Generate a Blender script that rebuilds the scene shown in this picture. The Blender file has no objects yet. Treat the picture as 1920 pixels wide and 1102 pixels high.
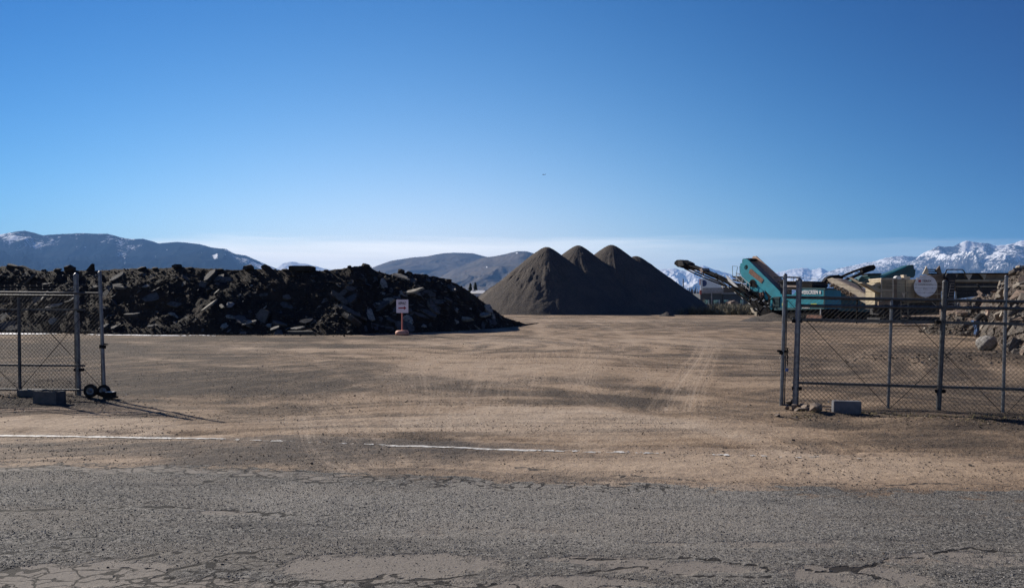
import bpy, bmesh, math, random
import numpy as np
from mathutils import Vector, Matrix, Euler
C = bpy.context.scene.collection
SC = bpy.context.scene
random.seed(7); RNG = np.random.default_rng(7)
R_ = math.radians

# ------------------------------------------------------------------ camera
CAMH = 1.72; F = 1493.0; PCX, PCY = 960.0, 640.0; HZ = 568.0
PITCH = math.atan((PCY-HZ)/F); ROLL = R_(0.35)
cam_d = bpy.data.cameras.new('camera'); cam = bpy.data.objects.new('camera', cam_d); C.objects.link(cam)
cam_d.sensor_width = 36; cam_d.lens = 36*F/1920.0; cam_d.shift_y = (PCY-551)/1920.0
cam_d.clip_start = 0.1; cam_d.clip_end = 150000
CR = Matrix.Rotation(math.pi/2-PITCH, 3, 'X') @ Matrix.Rotation(ROLL, 3, 'Z')
cam.location = (0, 0, CAMH); cam.rotation_euler = CR.to_euler()
SC.camera = cam

# ------------------------------------------------------------------ light
SUN_EL = R_(29); SUN_AZ = R_(-50)         # azimuth from +Y, negative = to the left
sun_dir = Vector((math.sin(SUN_AZ)*math.cos(SUN_EL), math.cos(SUN_AZ)*math.cos(SUN_EL), math.sin(SUN_EL)))
sl = bpy.data.lights.new('sun', 'SUN'); sl.energy = 4.2; sl.angle = R_(0.55); sl.color = (1.0, 0.93, 0.83)
so = bpy.data.objects.new('sun', sl); C.objects.link(so)
so.rotation_euler = sun_dir.to_track_quat('Z', 'Y').to_euler()
world = bpy.data.worlds.new('World'); SC.world = world; world.use_nodes = True
wn = world.node_tree; wn.nodes.clear()
wo = wn.nodes.new('ShaderNodeOutputWorld'); bg = wn.nodes.new('ShaderNodeBackground')
sky = wn.nodes.new('ShaderNodeTexSky'); sky.sky_type = 'NISHITA'; sky.sun_disc = False
sky.sun_elevation = SUN_EL; sky.sun_rotation = SUN_AZ
sky.air_density = 1.0; sky.dust_density = 0.3; sky.ozone_density = 2.5; sky.altitude = 1400
bg.inputs['Strength'].default_value = 0.06
# deeper, more saturated blue away from the horizon, thin bands of high cloud low over the hills
SKYFIT = ((2.6, -6.4, -4.0), (1.62, -2.6, -1.9), (1.32, -.95, -1.0))
tc = wn.nodes.new('ShaderNodeTexCoord'); sp = wn.nodes.new('ShaderNodeSeparateXYZ')
wn.links.new(tc.outputs['Generated'], sp.inputs[0])
mp = wn.nodes.new('ShaderNodeMapping'); mp.inputs['Scale'].default_value = (1.6, 1.6, 30)
wn.links.new(tc.outputs['Generated'], mp.inputs[0])
nz = wn.nodes.new('ShaderNodeTexNoise'); nz.inputs['Scale'].default_value = 1.6; nz.inputs['Detail'].default_value = 6; nz.inputs['Roughness'].default_value = .55
wn.links.new(mp.outputs[0], nz.inputs['Vector'])
def wmath(op, a, b=None, clamp=False):
    m = wn.nodes.new('ShaderNodeMath'); m.operation = op; m.use_clamp = clamp
    for i, v in enumerate((a, b)):
        if v is None: continue
        if isinstance(v, (int, float)): m.inputs[i].default_value = v
        else: wn.links.new(v, m.inputs[i])
    return m.outputs[0]
def wrange(v, a, b, c, d):
    m = wn.nodes.new('ShaderNodeMapRange'); m.interpolation_type = 'SMOOTHSTEP'
    wn.links.new(v, m.inputs[0])
    for i, q in enumerate((a, b, c, d)): m.inputs[i+1].default_value = q
    return m.outputs[0]
zz = sp.outputs['Z']
# the real sky deepens faster with height and away from the sun than the model's: per-channel falloff by direction
zpos = wmath('MAXIMUM', zz, 0); xpos = wmath("ADD", wmath("MULTIPLY", wmath("MULTIPLY", sp.outputs["X"], sp.outputs["X"]), 1.5), wmath("MULTIPLY", sp.outputs["X"], .25))
ssep = wn.nodes.new('ShaderNodeSeparateColor'); scmb = wn.nodes.new('ShaderNodeCombineColor'); wn.links.new(sky.outputs[0], ssep.inputs[0])
for i_, (A_, kz, kx) in enumerate(SKYFIT):
    e_ = wmath('EXPONENT', wmath('ADD', wmath('MULTIPLY', zpos, kz), wmath('MULTIPLY', xpos, kx)))
    wn.links.new(wmath('MULTIPLY', ssep.outputs[i_], wmath('MULTIPLY', e_, A_)), scmb.inputs[i_])
noise_part = wrange(nz.outputs['Fac'], .40, .66, .0, 1)
lowmask = wrange(wmath('ADD', wmath('ADD', zz, wmath('MULTIPLY', wmath('SUBTRACT', .5, nz.outputs['Fac']), .045)), wmath('MULTIPLY', wmath('MULTIPLY', sp.outputs['X'], sp.outputs['X']), .06)), .074, .089, 1, 0)
CLOUD_A = wmath('MULTIPLY', lowmask, wmath('MULTIPLY', wmath('ADD', wmath('MULTIPLY', noise_part, .5), .55), wrange(sp.outputs['X'], -.1, .34, 1.0, .18)), clamp=True)
mx = wn.nodes.new('ShaderNodeMix'); mx.data_type = 'RGBA'
wn.links.new(CLOUD_A, mx.inputs['Factor']); wn.links.new(scmb.outputs[0], mx.inputs['A'])
mx.inputs['B'].default_value = (16.0, 15.4, 14.2, 1)
wn.links.new(mx.outputs['Result'], bg.inputs['Color']); wn.links.new(bg.outputs[0], wo.inputs['Surface'])
vs = SC.view_settings; vs.view_transform = 'Standard'; vs.look = 'None'; vs.gamma = 1; vs.use_curve_mapping = False; vs.exposure = 0.95
SC.cycles.volume_bounces = 0; SC.cycles.max_bounces = 6; SC.cycles.diffuse_bounces = 2; SC.cycles.glossy_bounces = 2
SC.cycles.use_denoising = True; SC.cycles.denoising_prefilter = 'NONE'; SC.cycles.denoising_input_passes = 'RGB_ALBEDO_NORMAL'; SC.cycles.sample_clamp_indirect = 2.0; SC.cycles.sample_clamp_direct = 12.0

# ------------------------------------------------------------------ pixel helpers (1920x1102 photo pixels)
def ray(px, py):
    return (CR @ Vector(((px-PCX)/F, -(py-PCY)/F, -1))).normalized()
CP = Vector((0, 0, CAMH))
def P(px, py, z=0.0):
    d = ray(px, py); return CP + d*((z-CAMH)/d.z)
def at(px, py, Y):
    d = ray(px, py); return CP + d*(Y/d.y)
class Plane:                                   # a vertical plane through a point, running along direction u
    def __init__(s, p0, u, back):
        s.p0 = Vector(p0); s.u = Vector(u).normalized(); s.back = Vector(back).normalized()
        s.n = s.u.cross(Vector((0, 0, 1))).normalized()
        if s.n.dot(s.back) < 0: s.n = -s.n
    def __call__(s, px, py, t=0.0):            # t metres behind the plane
        p0 = s.p0 + s.n*t; d = ray(px, py)
        return CP + d*((p0-CP).dot(s.n)/d.dot(s.n))
    def flat(s, px, py, t=0.0):                # intersect the plane itself, then push back
        return s(px, py) + s.n*t

# ------------------------------------------------------------------ numpy noise
def _h(ix, iy, seed):
    n = (ix.astype(np.int64)*374761393 + iy.astype(np.int64)*668265263 + seed*974711) & 0xffffffff
    n = ((n ^ (n >> 13))*1274126177) & 0xffffffff
    n = n ^ (n >> 16)
    return (n & 0xffff)/65535.0
def vn(x, y, seed=0):
    x = np.asarray(x, float); y = np.asarray(y, float)
    ix = np.floor(x); iy = np.floor(y); fx = x-ix; fy = y-iy
    fx = fx*fx*fx*(fx*(fx*6-15)+10); fy = fy*fy*fy*(fy*(fy*6-15)+10)
    a = _h(ix, iy, seed); b = _h(ix+1, iy, seed); c = _h(ix, iy+1, seed); d = _h(ix+1, iy+1, seed)
    return (a*(1-fx)+b*fx)*(1-fy)+(c*(1-fx)+d*fx)*fy*1.0
def fbm(x, y, o=4, seed=0, g=.5):
    s = 0; a = 1; t = 0
    for i in range(o):
        s = s + a*vn(x*2**i+i*17.3, y*2**i-i*9.1, seed+i); t += a; a *= g
    return s/t
def ridged(x, y, o=4, seed=0, g=.5):
    s = 0; a = 1; t = 0
    for i in range(o):
        s = s + a*(1-np.abs(2*vn(x*2**i+i*31.7, y*2**i+i*5.3, seed+i)-1)); t += a; a *= g
    return s/t
def sm(e0, e1, v):
    t = np.clip((v-e0)/(e1-e0), 0, 1); return t*t*(3-2*t)

# ------------------------------------------------------------------ materials
def nodes(name):
    m = bpy.data.materials.new(name); m.use_nodes = True; nt = m.node_tree
    return m, nt, nt.nodes['Principled BSDF']
def N(nt, t, **kw):
    n = nt.nodes.new(t)
    for k, v in kw.items():
        if k in ('Scale', 'Detail', 'Roughness', 'Distortion', 'Randomness', 'Strength', 'Distance', 'Lacunarity'): n.inputs[k].default_value = v
        else: setattr(n, k, v)
    return n
def mth(nt, op, a, b=None, c=None, clamp=False):
    m = nt.nodes.new('ShaderNodeMath'); m.operation = op; m.use_clamp = clamp
    for i, v in enumerate((a, b, c)):
        if v is None: continue
        if isinstance(v, (int, float)): m.inputs[i].default_value = v
        else: nt.links.new(v, m.inputs[i])
    return m.outputs[0]
def mrange(nt, v, a, b, c=0, d=1):
    m = nt.nodes.new('ShaderNodeMapRange'); m.interpolation_type = 'SMOOTHSTEP'; nt.links.new(v, m.inputs[0])
    for i, q in enumerate((a, b, c, d)): m.inputs[i+1].default_value = q
    return m.outputs[0]
def mixc(nt, f, a, b, mode='MIX'):
    m = nt.nodes.new('ShaderNodeMix'); m.data_type = 'RGBA'; m.blend_type = mode
    for key, v in (('Factor', f), ('A', a), ('B', b)):
        if isinstance(v, (int, float)): m.inputs[key].default_value = v
        elif isinstance(v, tuple): m.inputs[key].default_value = (*v, 1)
        else: nt.links.new(v, m.inputs[key])
    return m.outputs['Result']
def coords(nt, scale=None, world=False):
    if world:
        g = nt.nodes.new('ShaderNodeNewGeometry'); o = g.outputs['Position']
    else:
        t = nt.nodes.new('ShaderNodeTexCoord'); o = t.outputs['Object']
    if scale:
        mpn = nt.nodes.new('ShaderNodeMapping'); mpn.inputs['Scale'].default_value = scale; nt.links.new(o, mpn.inputs[0]); o = mpn.outputs[0]
    return o
def noise(nt, co, scale, detail=4, rough=.55, dist=0):
    n = N(nt, 'ShaderNodeTexNoise', Scale=scale, Detail=detail, Roughness=rough, Distortion=dist); nt.links.new(co, n.inputs['Vector']); return n.outputs['Fac']
def attr(nt, name):
    a = nt.nodes.new('ShaderNodeAttribute'); a.attribute_name = name; return a.outputs['Fac']
def bump(nt, h, strength=.5, dist=.01, prev=None):
    b = N(nt, 'ShaderNodeBump', Strength=strength, Distance=dist); nt.links.new(h, b.inputs['Height'])
    if prev is not None: nt.links.new(prev, b.inputs['Normal'])
    return b.outputs['Normal']
def simple(name, col, col2=None, scale=6, rough=.7, metal=0, bmp=.3, bd=.01, world=True, spec=.5, rnd=0.0, lo=.35, hi=.7):
    m, nt, b = nodes(name); co = coords(nt, world=world)
    f = noise(nt, co, scale, 6, .6)
    c = mixc(nt, mrange(nt, f, lo, hi), col, col2 if col2 else tuple(x*.72 for x in col))
    if rnd:
        oi = nt.nodes.new('ShaderNodeObjectInfo')
        v = mth(nt, 'MULTIPLY_ADD', oi.outputs['Random'], 2*rnd, 1-rnd)
        mm = nt.nodes.new('ShaderNodeVectorMath'); mm.operation = 'SCALE'; nt.links.new(c, mm.inputs[0]); nt.links.new(v, mm.inputs['Scale']); c = mm.outputs[0]
    nt.links.new(c, b.inputs['Base Color']); b.inputs['Roughness'].default_value = rough; b.inputs['Metallic'].default_value = metal
    b.inputs['Specular IOR Level'].default_value = spec
    if bmp:
        nt.links.new(bump(nt, noise(nt, co, scale*4, 4, .6), bmp, bd), b.inputs['Normal'])
    return m
M = {}
M['galv'] = simple('galvanised_steel', (.16, .17, .19), (.095, .10, .112), 14, .42, .75, .1, .002)
M['galv_old'] = simple('weathered_tube', (.085, .088, .092), (.045, .045, .047), 18, .55, .6, .15, .002)
M['wire'] = simple('fence_wire', (.06, .056, .052), (.035, .03, .028), 30, .8, 0, 0, spec=.15)
M['barb'] = simple('barbed_wire', (.10, .095, .09), (.06, .055, .05), 30, .6, .3, 0)
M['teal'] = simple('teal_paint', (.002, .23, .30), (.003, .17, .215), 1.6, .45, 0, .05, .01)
M['teal_dk'] = simple('shaded_teal_paint', (.006, .065, .078), (.008, .045, .052), 2.0, .55, 0, .1, .01)  # teal darkened as painted shade for the plant behind; also trim
M['black'] = simple('black_steel', (.008, .008, .009), (.018, .016, .015), 3, .85, 0, .3, .02, spec=.12)
M['rubber'] = simple('rubber', (.012, .012, .012), (.03, .027, .025), 8, .9, 0, .3, .01, spec=.15)
M['belt'] = simple('belt_rubber', (.30, .235, .20), (.19, .15, .125), 3, .85, 0, .2, .01)
M['dkgrey'] = simple('dark_grey_steel', (.035, .035, .037), (.02, .019, .018), 4, .75, 0, .2, .01, spec=.2)
M['cream'] = simple('cream_paint', (.32, .265, .175), (.22, .18, .12), 1.5, .6, 0, .1, .01)
M['cream_hi'] = simple('pale_cream_paint', (.46, .39, .29), (.34, .28, .2), 2.5, .6, 0, .1, .01)
M['cream_rust'] = simple('rusty_cream_steel', (.20, .14, .09), (.10, .07, .045), 1.8, .75, 0, .2, .02)
M['pale'] = simple('pale_steel', (.55, .55, .54), (.42, .42, .42), 5, .5, .2, .1, .01)
M['pink'] = simple('pinkish_steel_plate', (.52, .35, .26), (.40, .27, .2), 2, .7, 0, .1, .01)  # pale pinkish beige for the far conveyor wall
M['disc'] = simple('white_guard_paint', (.72, .71, .70), (.60, .58, .56), 3, .6, 0, .05, .01)
M['rust'] = simple('rusty_plate', (.20, .10, .07), (.11, .06, .045), 4, .85, 0, .3, .01)
M['yellow'] = simple('yellow_sticker', (.55, .55, .05), None, 5, .6)
M['white'] = simple('white_paint', (.75, .75, .75), None, 5, .6)
M['red'] = simple('red_lettering', (.38, .02, .03), None, 5, .6)
M['darktext'] = simple('dark_lettering', (.08, .03, .04), None, 5, .6)
M['greytext'] = simple('grey_lettering', (.20, .19, .19), None, 5, .6)
M['signboard'] = simple('sign_board', (.80, .66, .70), (.72, .60, .64), 3, .5, 0, .03, .01)
M['signpost'] = simple('orange_red_post', (.62, .20, .14), (.5, .16, .12), 6, .6, 0, .05, .01)
M['signbase'] = simple('orange_rubber_base', (.62, .30, .22), (.30, .14, .1), 9, .7, 0, .3, .02)
M['cmu'] = simple('concrete_block', (.105, .108, .122), (.06, .062, .07), 7, .9, 0, .5, .006)
M['cmu_dk'] = simple('dark_concrete_block', (.085, .08, .078), (.05, .05, .05), 9, .9, 0, .5, .006)
M['stone'] = simple('field_stone', (.17, .13, .10), (.09, .07, .058), 7, .9, 0, .6, .01, rnd=.35)
M['denim'] = simple('blue_denim', (.035, .085, .20), (.02, .05, .13), 12, .85, 0, .2, .005)
M['hoodie'] = simple('black_jacket', (.014, .014, .016), (.022, .02, .02), 12, .9, 0, .2, .01)
M['skin'] = simple('skin', (.42, .25, .18), None, 9, .6)
M['cap'] = simple('white_glint', (.6, .6, .62), None, 9, .6)  # white for the painted glint by the hood
M['boot'] = simple('boot_leather', (.05, .035, .025), None, 9, .7)

# ------------------------------------------------------------------ objects
def tag(o, label=None, cat=None, group=None, kind=None):
    if label: o['label'] = label
    if cat: o['category'] = cat
    if group: o['group'] = group
    if kind or cat: o['kind'] = kind or 'thing'
    return o
def empty(name, loc, label=None, cat=None, group=None, rz=0):
    o = bpy.data.objects.new(name, None); C.objects.link(o); o.location = loc; o.rotation_euler.z = rz
    o.empty_display_size = .2
    return tag(o, label, cat, group)
def link(name, me, mat=None, parent=None):
    o = bpy.data.objects.new(name, me); C.objects.link(o)
    if mat is not None and not me.materials:
        for m_ in (mat if isinstance(mat, (list, tuple)) else [mat]): me.materials.append(m_)
    if parent is not None:
        o.parent = parent
        pm = Matrix.Translation(parent.location) @ parent.rotation_euler.to_matrix().to_4x4()
        o.matrix_parent_inverse = pm.inverted()
    return o
def npmesh(name, v, f, smooth=False, attrs=None):
    """f: (n,k) array"""
    me = bpy.data.meshes.new(name); v = np.asarray(v, np.float32); f = np.asarray(f, np.int32); k = f.shape[1]
    me.vertices.add(len(v)); me.vertices.foreach_set('co', v.ravel())
    me.loops.add(f.size); me.loops.foreach_set('vertex_index', f.ravel())
    me.polygons.add(len(f)); me.polygons.foreach_set('loop_start', np.arange(0, f.size, k, dtype=np.int32))
    me.polygons.foreach_set('loop_total', np.full(len(f), k, np.int32))
    me.polygons.foreach_set('use_smooth', np.full(len(f), smooth))
    if attrs:
        for a, d in attrs.items():
            at_ = me.attributes.new(a, 'FLOAT', 'POINT'); at_.data.foreach_set('value', np.asarray(d, np.float32).ravel())
    me.update(calc_edges=True); me.validate(); return me
def gridfaces(ny, nx):
    i = np.arange((ny-1)*(nx-1)); r = i//(nx-1); c = i % (nx-1); a = r*nx+c
    return np.stack([a, a+1, a+nx+1, a+nx], 1)
class MB:
    def __init__(s): s.v = []; s.f = []; s.mi = []; s.sm = []
    def add(s, vs_, fs, mi=0, smooth=False):
        b = len(s.v); s.v += [tuple(p) for p in vs_]; s.f += [tuple(b+i for i in q) for q in fs]
        s.mi += [mi]*len(fs); s.sm += [smooth]*len(fs); return s
    def box(s, c, sx, sy, sz, R=None, mi=0, bev=0):
        c = Vector(c); R = R or Matrix.Identity(3)
        if bev:
            bm = bmesh.new(); bmesh.ops.create_cube(bm, size=1); bmesh.ops.scale(bm, vec=(sx, sy, sz), verts=bm.verts)
            bmesh.ops.bevel(bm, geom=bm.edges[:], offset=bev, segments=2, affect='EDGES')
            bm.verts.index_update(); vs_ = [c+R@v.co for v in bm.verts]; fs = [[v.index for v in f.verts] for f in bm.faces]; bm.free()
            return s.add(vs_, fs, mi)
        vs_ = [c+R@Vector((x*sx/2, y*sy/2, z*sz/2)) for x in (-1, 1) for y in (-1, 1) for z in (-1, 1)]
        return s.add(vs_, [(0, 1, 3, 2), (4, 6, 7, 5), (0, 4, 5, 1), (2, 3, 7, 6), (0, 2, 6, 4), (1, 5, 7, 3)], mi)
    def tube(s, a, b, r0, r1=None, n=8, mi=0, cap=True):
        a = Vector(a); b = Vector(b); r1 = r0 if r1 is None else r1; d = (b-a)
        if d.length < 1e-6: return s
        d.normalize(); u = d.orthogonal().normalized(); w = d.cross(u)
        vs_ = []
        for p, r in ((a, r0), (b, r1)):
            for i in range(n):
                t = 2*math.pi*i/n; vs_.append(p+u*math.cos(t)*r+w*math.sin(t)*r)
        fs = [(i, (i+1) % n, n+(i+1) % n, n+i) for i in range(n)]
        s.add(vs_, fs, mi, n >= 6)
        if cap: s.add(vs_[:n], [tuple(range(n))[::-1]], mi); s.add(vs_[n:], [tuple(range(n))], mi)
        return s
    def path(s, pts, r, n=6, mi=0):
        for a, b in zip(pts[:-1], pts[1:]): s.tube(a, b, r, r, n, mi)
        return s
    def beam(s, a, b, w, h, mi=0, side=None):            # rectangular bar
        a = Vector(a); b = Vector(b); d = (b-a); L = d.length; d.normalize()
        side = Vector(side) if side is not None else d.cross(Vector((0, 0, 1)))
        side = (side - d*side.dot(d)).normalized(); up = side.cross(d).normalized()
        R = Matrix((d, side, up)).transposed()
        return s.box((a+b)/2, L, w, h, R, mi)
    def prism(s, poly, vec, mi=0):
        vec = Vector(vec); n = len(poly); poly = [Vector(p) for p in poly]
        vs_ = poly+[p+vec for p in poly]
        fs = [tuple(range(n)), tuple(range(2*n-1, n-1, -1))]+[(i, i+n, (i+1) % n+n, (i+1) % n) for i in range(n)]
        return s.add(vs_, fs, mi)
    def wheel(s, c, axis, R, w, n=24, mi=0, prof=None):
        c = Vector(c); ax = Vector(axis).normalized(); u = ax.orthogonal().normalized(); q = ax.cross(u)
        prof = prof or [(0, -w/2), (R*.55, -w/2), (R*.6, -w*.4), (R*.85, -w/2), (R, -w*.25), (R, w*.25), (R*.85, w/2), (R*.6, w*.4), (R*.55, w/2), (0, w/2)]
        vs_ = []
        for (r, z) in prof:
            for i in range(n):
                t = 2*math.pi*i/n; vs_.append(c+ax*z+u*(r*math.cos(t)+1e-5)+q*r*math.sin(t))
        fs = []
        for k in range(len(prof)-1):
            for i in range(n): fs.append((k*n+i, k*n+(i+1) % n, (k+1)*n+(i+1) % n, (k+1)*n+i))
        return s.add(vs_, fs, mi, True)
    def mesh(s, name, recalc=True):
        me = bpy.data.meshes.new(name); me.from_pydata([tuple(v) for v in s.v], [], s.f)
        me.polygons.foreach_set('material_index', s.mi); me.polygons.foreach_set('use_smooth', s.sm)
        if recalc:
            bm = bmesh.new(); bm.from_mesh(me); bmesh.ops.recalc_face_normals(bm, faces=bm.faces); bm.to_mesh(me); bm.free()
        me.update(); return me
    def build(s, name, mat, parent=None, recalc=True): return link(name, s.mesh(name, recalc), mat, parent)
def text(body, name, mat, p0, right, up, width, parent, bold=.0, depth=.004, height=None):
    cu = bpy.data.curves.new(name, 'FONT'); cu.body = body; cu.size = 1; cu.extrude = .5; cu.offset = bold; cu.align_x = 'CENTER'; cu.align_y = 'CENTER'
    t = bpy.data.objects.new(name, cu); C.objects.link(t)
    bpy.context.view_layer.update()
    me = bpy.data.meshes.new_from_object(t.evaluated_get(bpy.context.evaluated_depsgraph_get()))
    bpy.data.objects.remove(t)
    xs = [v.co.x for v in me.vertices]; ys = [v.co.y for v in me.vertices]
    cx = (min(xs)+max(xs))/2; cy = (min(ys)+max(ys))/2; s = width/(max(xs)-min(xs)); sy = s if height is None else height/(max(ys)-min(ys))
    right = Vector(right).normalized(); up = Vector(up).normalized(); nn = right.cross(up)
    for v in me.vertices:
        v.co = Vector(p0)+right*(v.co.x-cx)*s+up*(v.co.y-cy)*sy+nn*(v.co.z*2*depth)
    me.materials.clear()
    return link(name, me, mat, parent)
def hull(seed, k=14, sc=(1, 1, 1), bev=0.0):
    rg = random.Random(seed); bm = bmesh.new()
    for _ in range(k):
        v = Vector((rg.gauss(0, 1), rg.gauss(0, 1), rg.gauss(0, 1))).normalized()*rg.uniform(.8, 1)
        bm.verts.new((v.x*sc[0]*.5, v.y*sc[1]*.5, v.z*sc[2]*.5))
    bmesh.ops.convex_hull(bm, input=bm.verts[:]); bmesh.ops.delete(bm, geom=[v for v in bm.verts if not v.link_faces], context='VERTS')
    if bev: bmesh.ops.bevel(bm, geom=bm.edges[:], offset=bev, segments=1, affect='EDGES')
    bmesh.ops.triangulate(bm, faces=bm.faces[:])
    me = bpy.data.meshes.new('rock'); bm.to_mesh(me); bm.free(); return me
def slabmesh(seed, th=.12):
    """an irregular broken plate about 1 m across, flat faces with ragged edges"""
    rg = random.Random(seed); n = rg.randint(6, 10); ax = rg.uniform(.55, 1.0); bm = bmesh.new(); rings = []
    base = []
    for i in range(n):
        t = 2*math.pi*(i+rg.uniform(-.3, .3))/n; r = rg.uniform(.36, .56)
        base.append((math.cos(t)*r, math.sin(t)*r*ax))
    for k, z in enumerate((-.5, -.1, .22, .5)):
        rings.append([bm.verts.new((x*(1+rg.uniform(-.07, .05)), y*(1+rg.uniform(-.07, .05)), z*th+rg.uniform(-.006, .006))) for x, y in base])
    for a, b in zip(rings[:-1], rings[1:]):
        for i in range(n): bm.faces.new((a[i], a[(i+1) % n], b[(i+1) % n], b[i]))
    bm.faces.new(rings[0][::-1]); bm.faces.new(rings[-1])
    bmesh.ops.triangulate(bm, faces=bm.faces[:]); bmesh.ops.recalc_face_normals(bm, faces=bm.faces[:])
    me = bpy.data.meshes.new('slab'); bm.to_mesh(me); bm.free(); return me
def tri_arrays(me):
    v = np.empty(len(me.vertices)*3, np.float32); me.vertices.foreach_get('co', v)
    f = np.empty(len(me.loops), np.int32); me.loops.foreach_get('vertex_index', f)
    return v.reshape(-1, 3), f.reshape(-1, 3)
def scatter(name, protos, pos, rot, scl):
    """one joined mesh of many small pieces; rot = euler triples, scl = (n,3)"""
    pos = np.asarray(pos, float); rot = np.asarray(rot, float); scl = np.asarray(scl, float); arr = [tri_arrays(p) for p in protos]; n = len(pos)
    cx, cy, cz = np.cos(rot).T; sx, sy, sz = np.sin(rot).T
    Rm = np.stack([np.stack([cy*cz, sx*sy*cz-cx*sz, cx*sy*cz+sx*sz], -1), np.stack([cy*sz, sx*sy*sz+cx*cz, cx*sy*sz-sx*cz], -1), np.stack([-sy, sx*cy, cx*cy], -1)], 1)
    V = []; Fc = []; T = []; base = 0; tt = (np.arange(n)*0.6180339) % 1.0
    for q, (v, f) in enumerate(arr):
        I = np.arange(q, n, len(arr))
        if not len(I): continue
        w = np.einsum('nij,nkj->nki', Rm[I], v[None]*scl[I][:, None])+pos[I][:, None]
        V.append(w.reshape(-1, 3)); Fc.append((f[None]+(np.arange(len(I))*len(v))[:, None, None]+base).reshape(-1, 3)); T.append(np.repeat(tt[I], len(v))); base += w.shape[0]*w.shape[1]
    return npmesh(name, np.concatenate(V), np.concatenate(Fc), False, {'tint': np.concatenate(T)})
# ================================================================== GROUND
def poly_w(pts): return np.array([[P(a, b).x, P(a, b).y] for a, b in pts])
EDGE_LINE = poly_w([(-900, 850), (-300, 815), (0, 818), (380, 823), (700, 834), (960, 844), (1220, 850), (1500, 858), (1920, 868), (2600, 890)])
EDGE_SEAL = poly_w([(-900, 900), (-300, 860), (0, 866), (300, 873), (500, 881), (700, 890), (960, 903), (1300, 911), (1920, 920), (2600, 945)])
def yline(x): return np.interp(x, EDGE_LINE[:, 0], EDGE_LINE[:, 1])
def yseal(x): return np.interp(x, EDGE_SEAL[:, 0], EDGE_SEAL[:, 1])
def segdist(X, Y, pts, lim=1.2):
    d = np.full(X.shape, 1e9); pts = np.asarray(pts)
    k = (X > pts[:, 0].min()-lim) & (X < pts[:, 0].max()+lim) & (Y > pts[:, 1].min()-lim) & (Y < pts[:, 1].max()+lim)
    if not k.all():
        if k.any(): d[k] = segdist(X[k], Y[k], pts, 1e9)
        return d
    for (ax, ay), (bx, by) in zip(pts[:-1], pts[1:]):
        vx, vy = bx-ax, by-ay; L = vx*vx+vy*vy+1e-12
        t = np.clip(((X-ax)*vx+(Y-ay)*vy)/L, 0, 1)
        d = np.minimum(d, np.hypot(X-ax-t*vx, Y-ay-t*vy))
    return d
def smooth_poly(pts, k=8):
    p = poly_w(pts); n = len(p); out = []
    for i in range(n-1):
        p0, p1, p2, p3 = p[max(i-1, 0)], p[i], p[i+1], p[min(i+2, n-1)]
        for j in range(k):
            t = j/k; out.append(.5*((2*p1)+(-p0+p2)*t+(2*p0-5*p1+4*p2-p3)*t*t+(-p0+3*p1-3*p2+p3)*t**3))
    out.append(p[-1]); return np.array(out)
TRACKS = [([(1325, 640), (1310, 670), (1285, 705), (1262, 740), (1248, 768)], .14, .9), ([(1345, 640), (1330, 672), (1305, 725), (1292, 770)], .10, .7),
          ([(1095, 640), (1085, 690), (1104, 730), (1160, 766)], .12, .5), ([(1040, 650), (1060, 700), (1100, 755), (1180, 790)], .09, .4),
          ([(985, 650), (962, 690), (938, 722), (935, 760)], .12, .5), ([(915, 670), (900, 700), (880, 760)], .15, .6), ([(1010, 660), (1000, 710), (985, 770)], .12, .5),
          ([(535, 715), (590, 752), (640, 810), (700, 875)], .14, .6), ([(590, 720), (660, 775), (700, 820), (760, 870)], .12, .5), ([(570, 780), (585, 840), (650, 890)], .14, .8),
          ([(620, 800), (612, 850), (700, 893)], .12, .6), ([(735, 690), (760, 745), (745, 800)], .12, .45), ([(790, 690), (800, 740), (780, 790)], .14, .6), ([(840, 690), (850, 750), (830, 800)], .12, .5),
          ([(230, 640), (560, 655), (850, 645), (1150, 622), (1400, 608)], .6, .6), ([(210, 662), (560, 690), (860, 672), (1160, 640), (1420, 612)], .5, .5),
          ([(300, 690), (700, 715), (1000, 690), (1300, 640)], .4, .5), ([(1000, 600), (1020, 625), (900, 655), (760, 690), (640, 730)], .5, .6),
          ([(1100, 600), (1180, 630), (1120, 670), (1090, 720)], .4, .6), ([(1200, 600), (1290, 625), (1400, 660), (1430, 700)], .4, .4),
          ([(960, 605), (900, 640), (840, 690), (820, 760)], .3, .5), ([(1560, 700), (1620, 660), (1700, 640)], .3, .6), ([(560, 655), (640, 700), (700, 760)], .25, .5),
          ([(980, 790), (1060, 770), (1130, 772), (1300, 800), (1500, 850)], .3, .7), ([(300, 760), (500, 790), (700, 800), (900, 780)], .3, .4), ([(1080, 640), (1150, 655), (1200, 690), (1260, 720)], .10, .4), ([(1150, 760), (1190, 720), (1260, 690), (1380, 672)], .10, .4), ([(640, 660), (760, 690), (860, 740), (900, 800)], .12, .4), ([(700, 650), (830, 676), (960, 720), (1040, 770)], .12, .4), ([(420, 650), (620, 672), (820, 668), (1000, 640)], .22, .5), ([(460, 760), (560, 720), (700, 700), (860, 702)], .12, .35), ([(880, 690), (980, 676), (1100, 672), (1240, 650)], .14, .45)]
def ell(X, Y, cx, cy, rx, ry, seed=0, rag=.55):
    c = P(cx, cy); a = P(cx, cy-ry); b = P(cx, cy+ry); ex = rx/F*c.y; ey = (a.y-b.y)/2
    d = np.hypot((X-c.x)/ex, (Y-c.y)/ey); k = d < 1.9; r = np.zeros(X.shape)
    if k.any(): r[k] = 1-sm(.5, 1.35, d[k]+(fbm(X[k]*.9, Y[k]*.7, 3, seed+31)-.5)*2.6*rag+(fbm(X[k]*3.1, Y[k]*2.2, 4, seed+37, .7)-.5)*1.5*rag)
    return r
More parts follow.
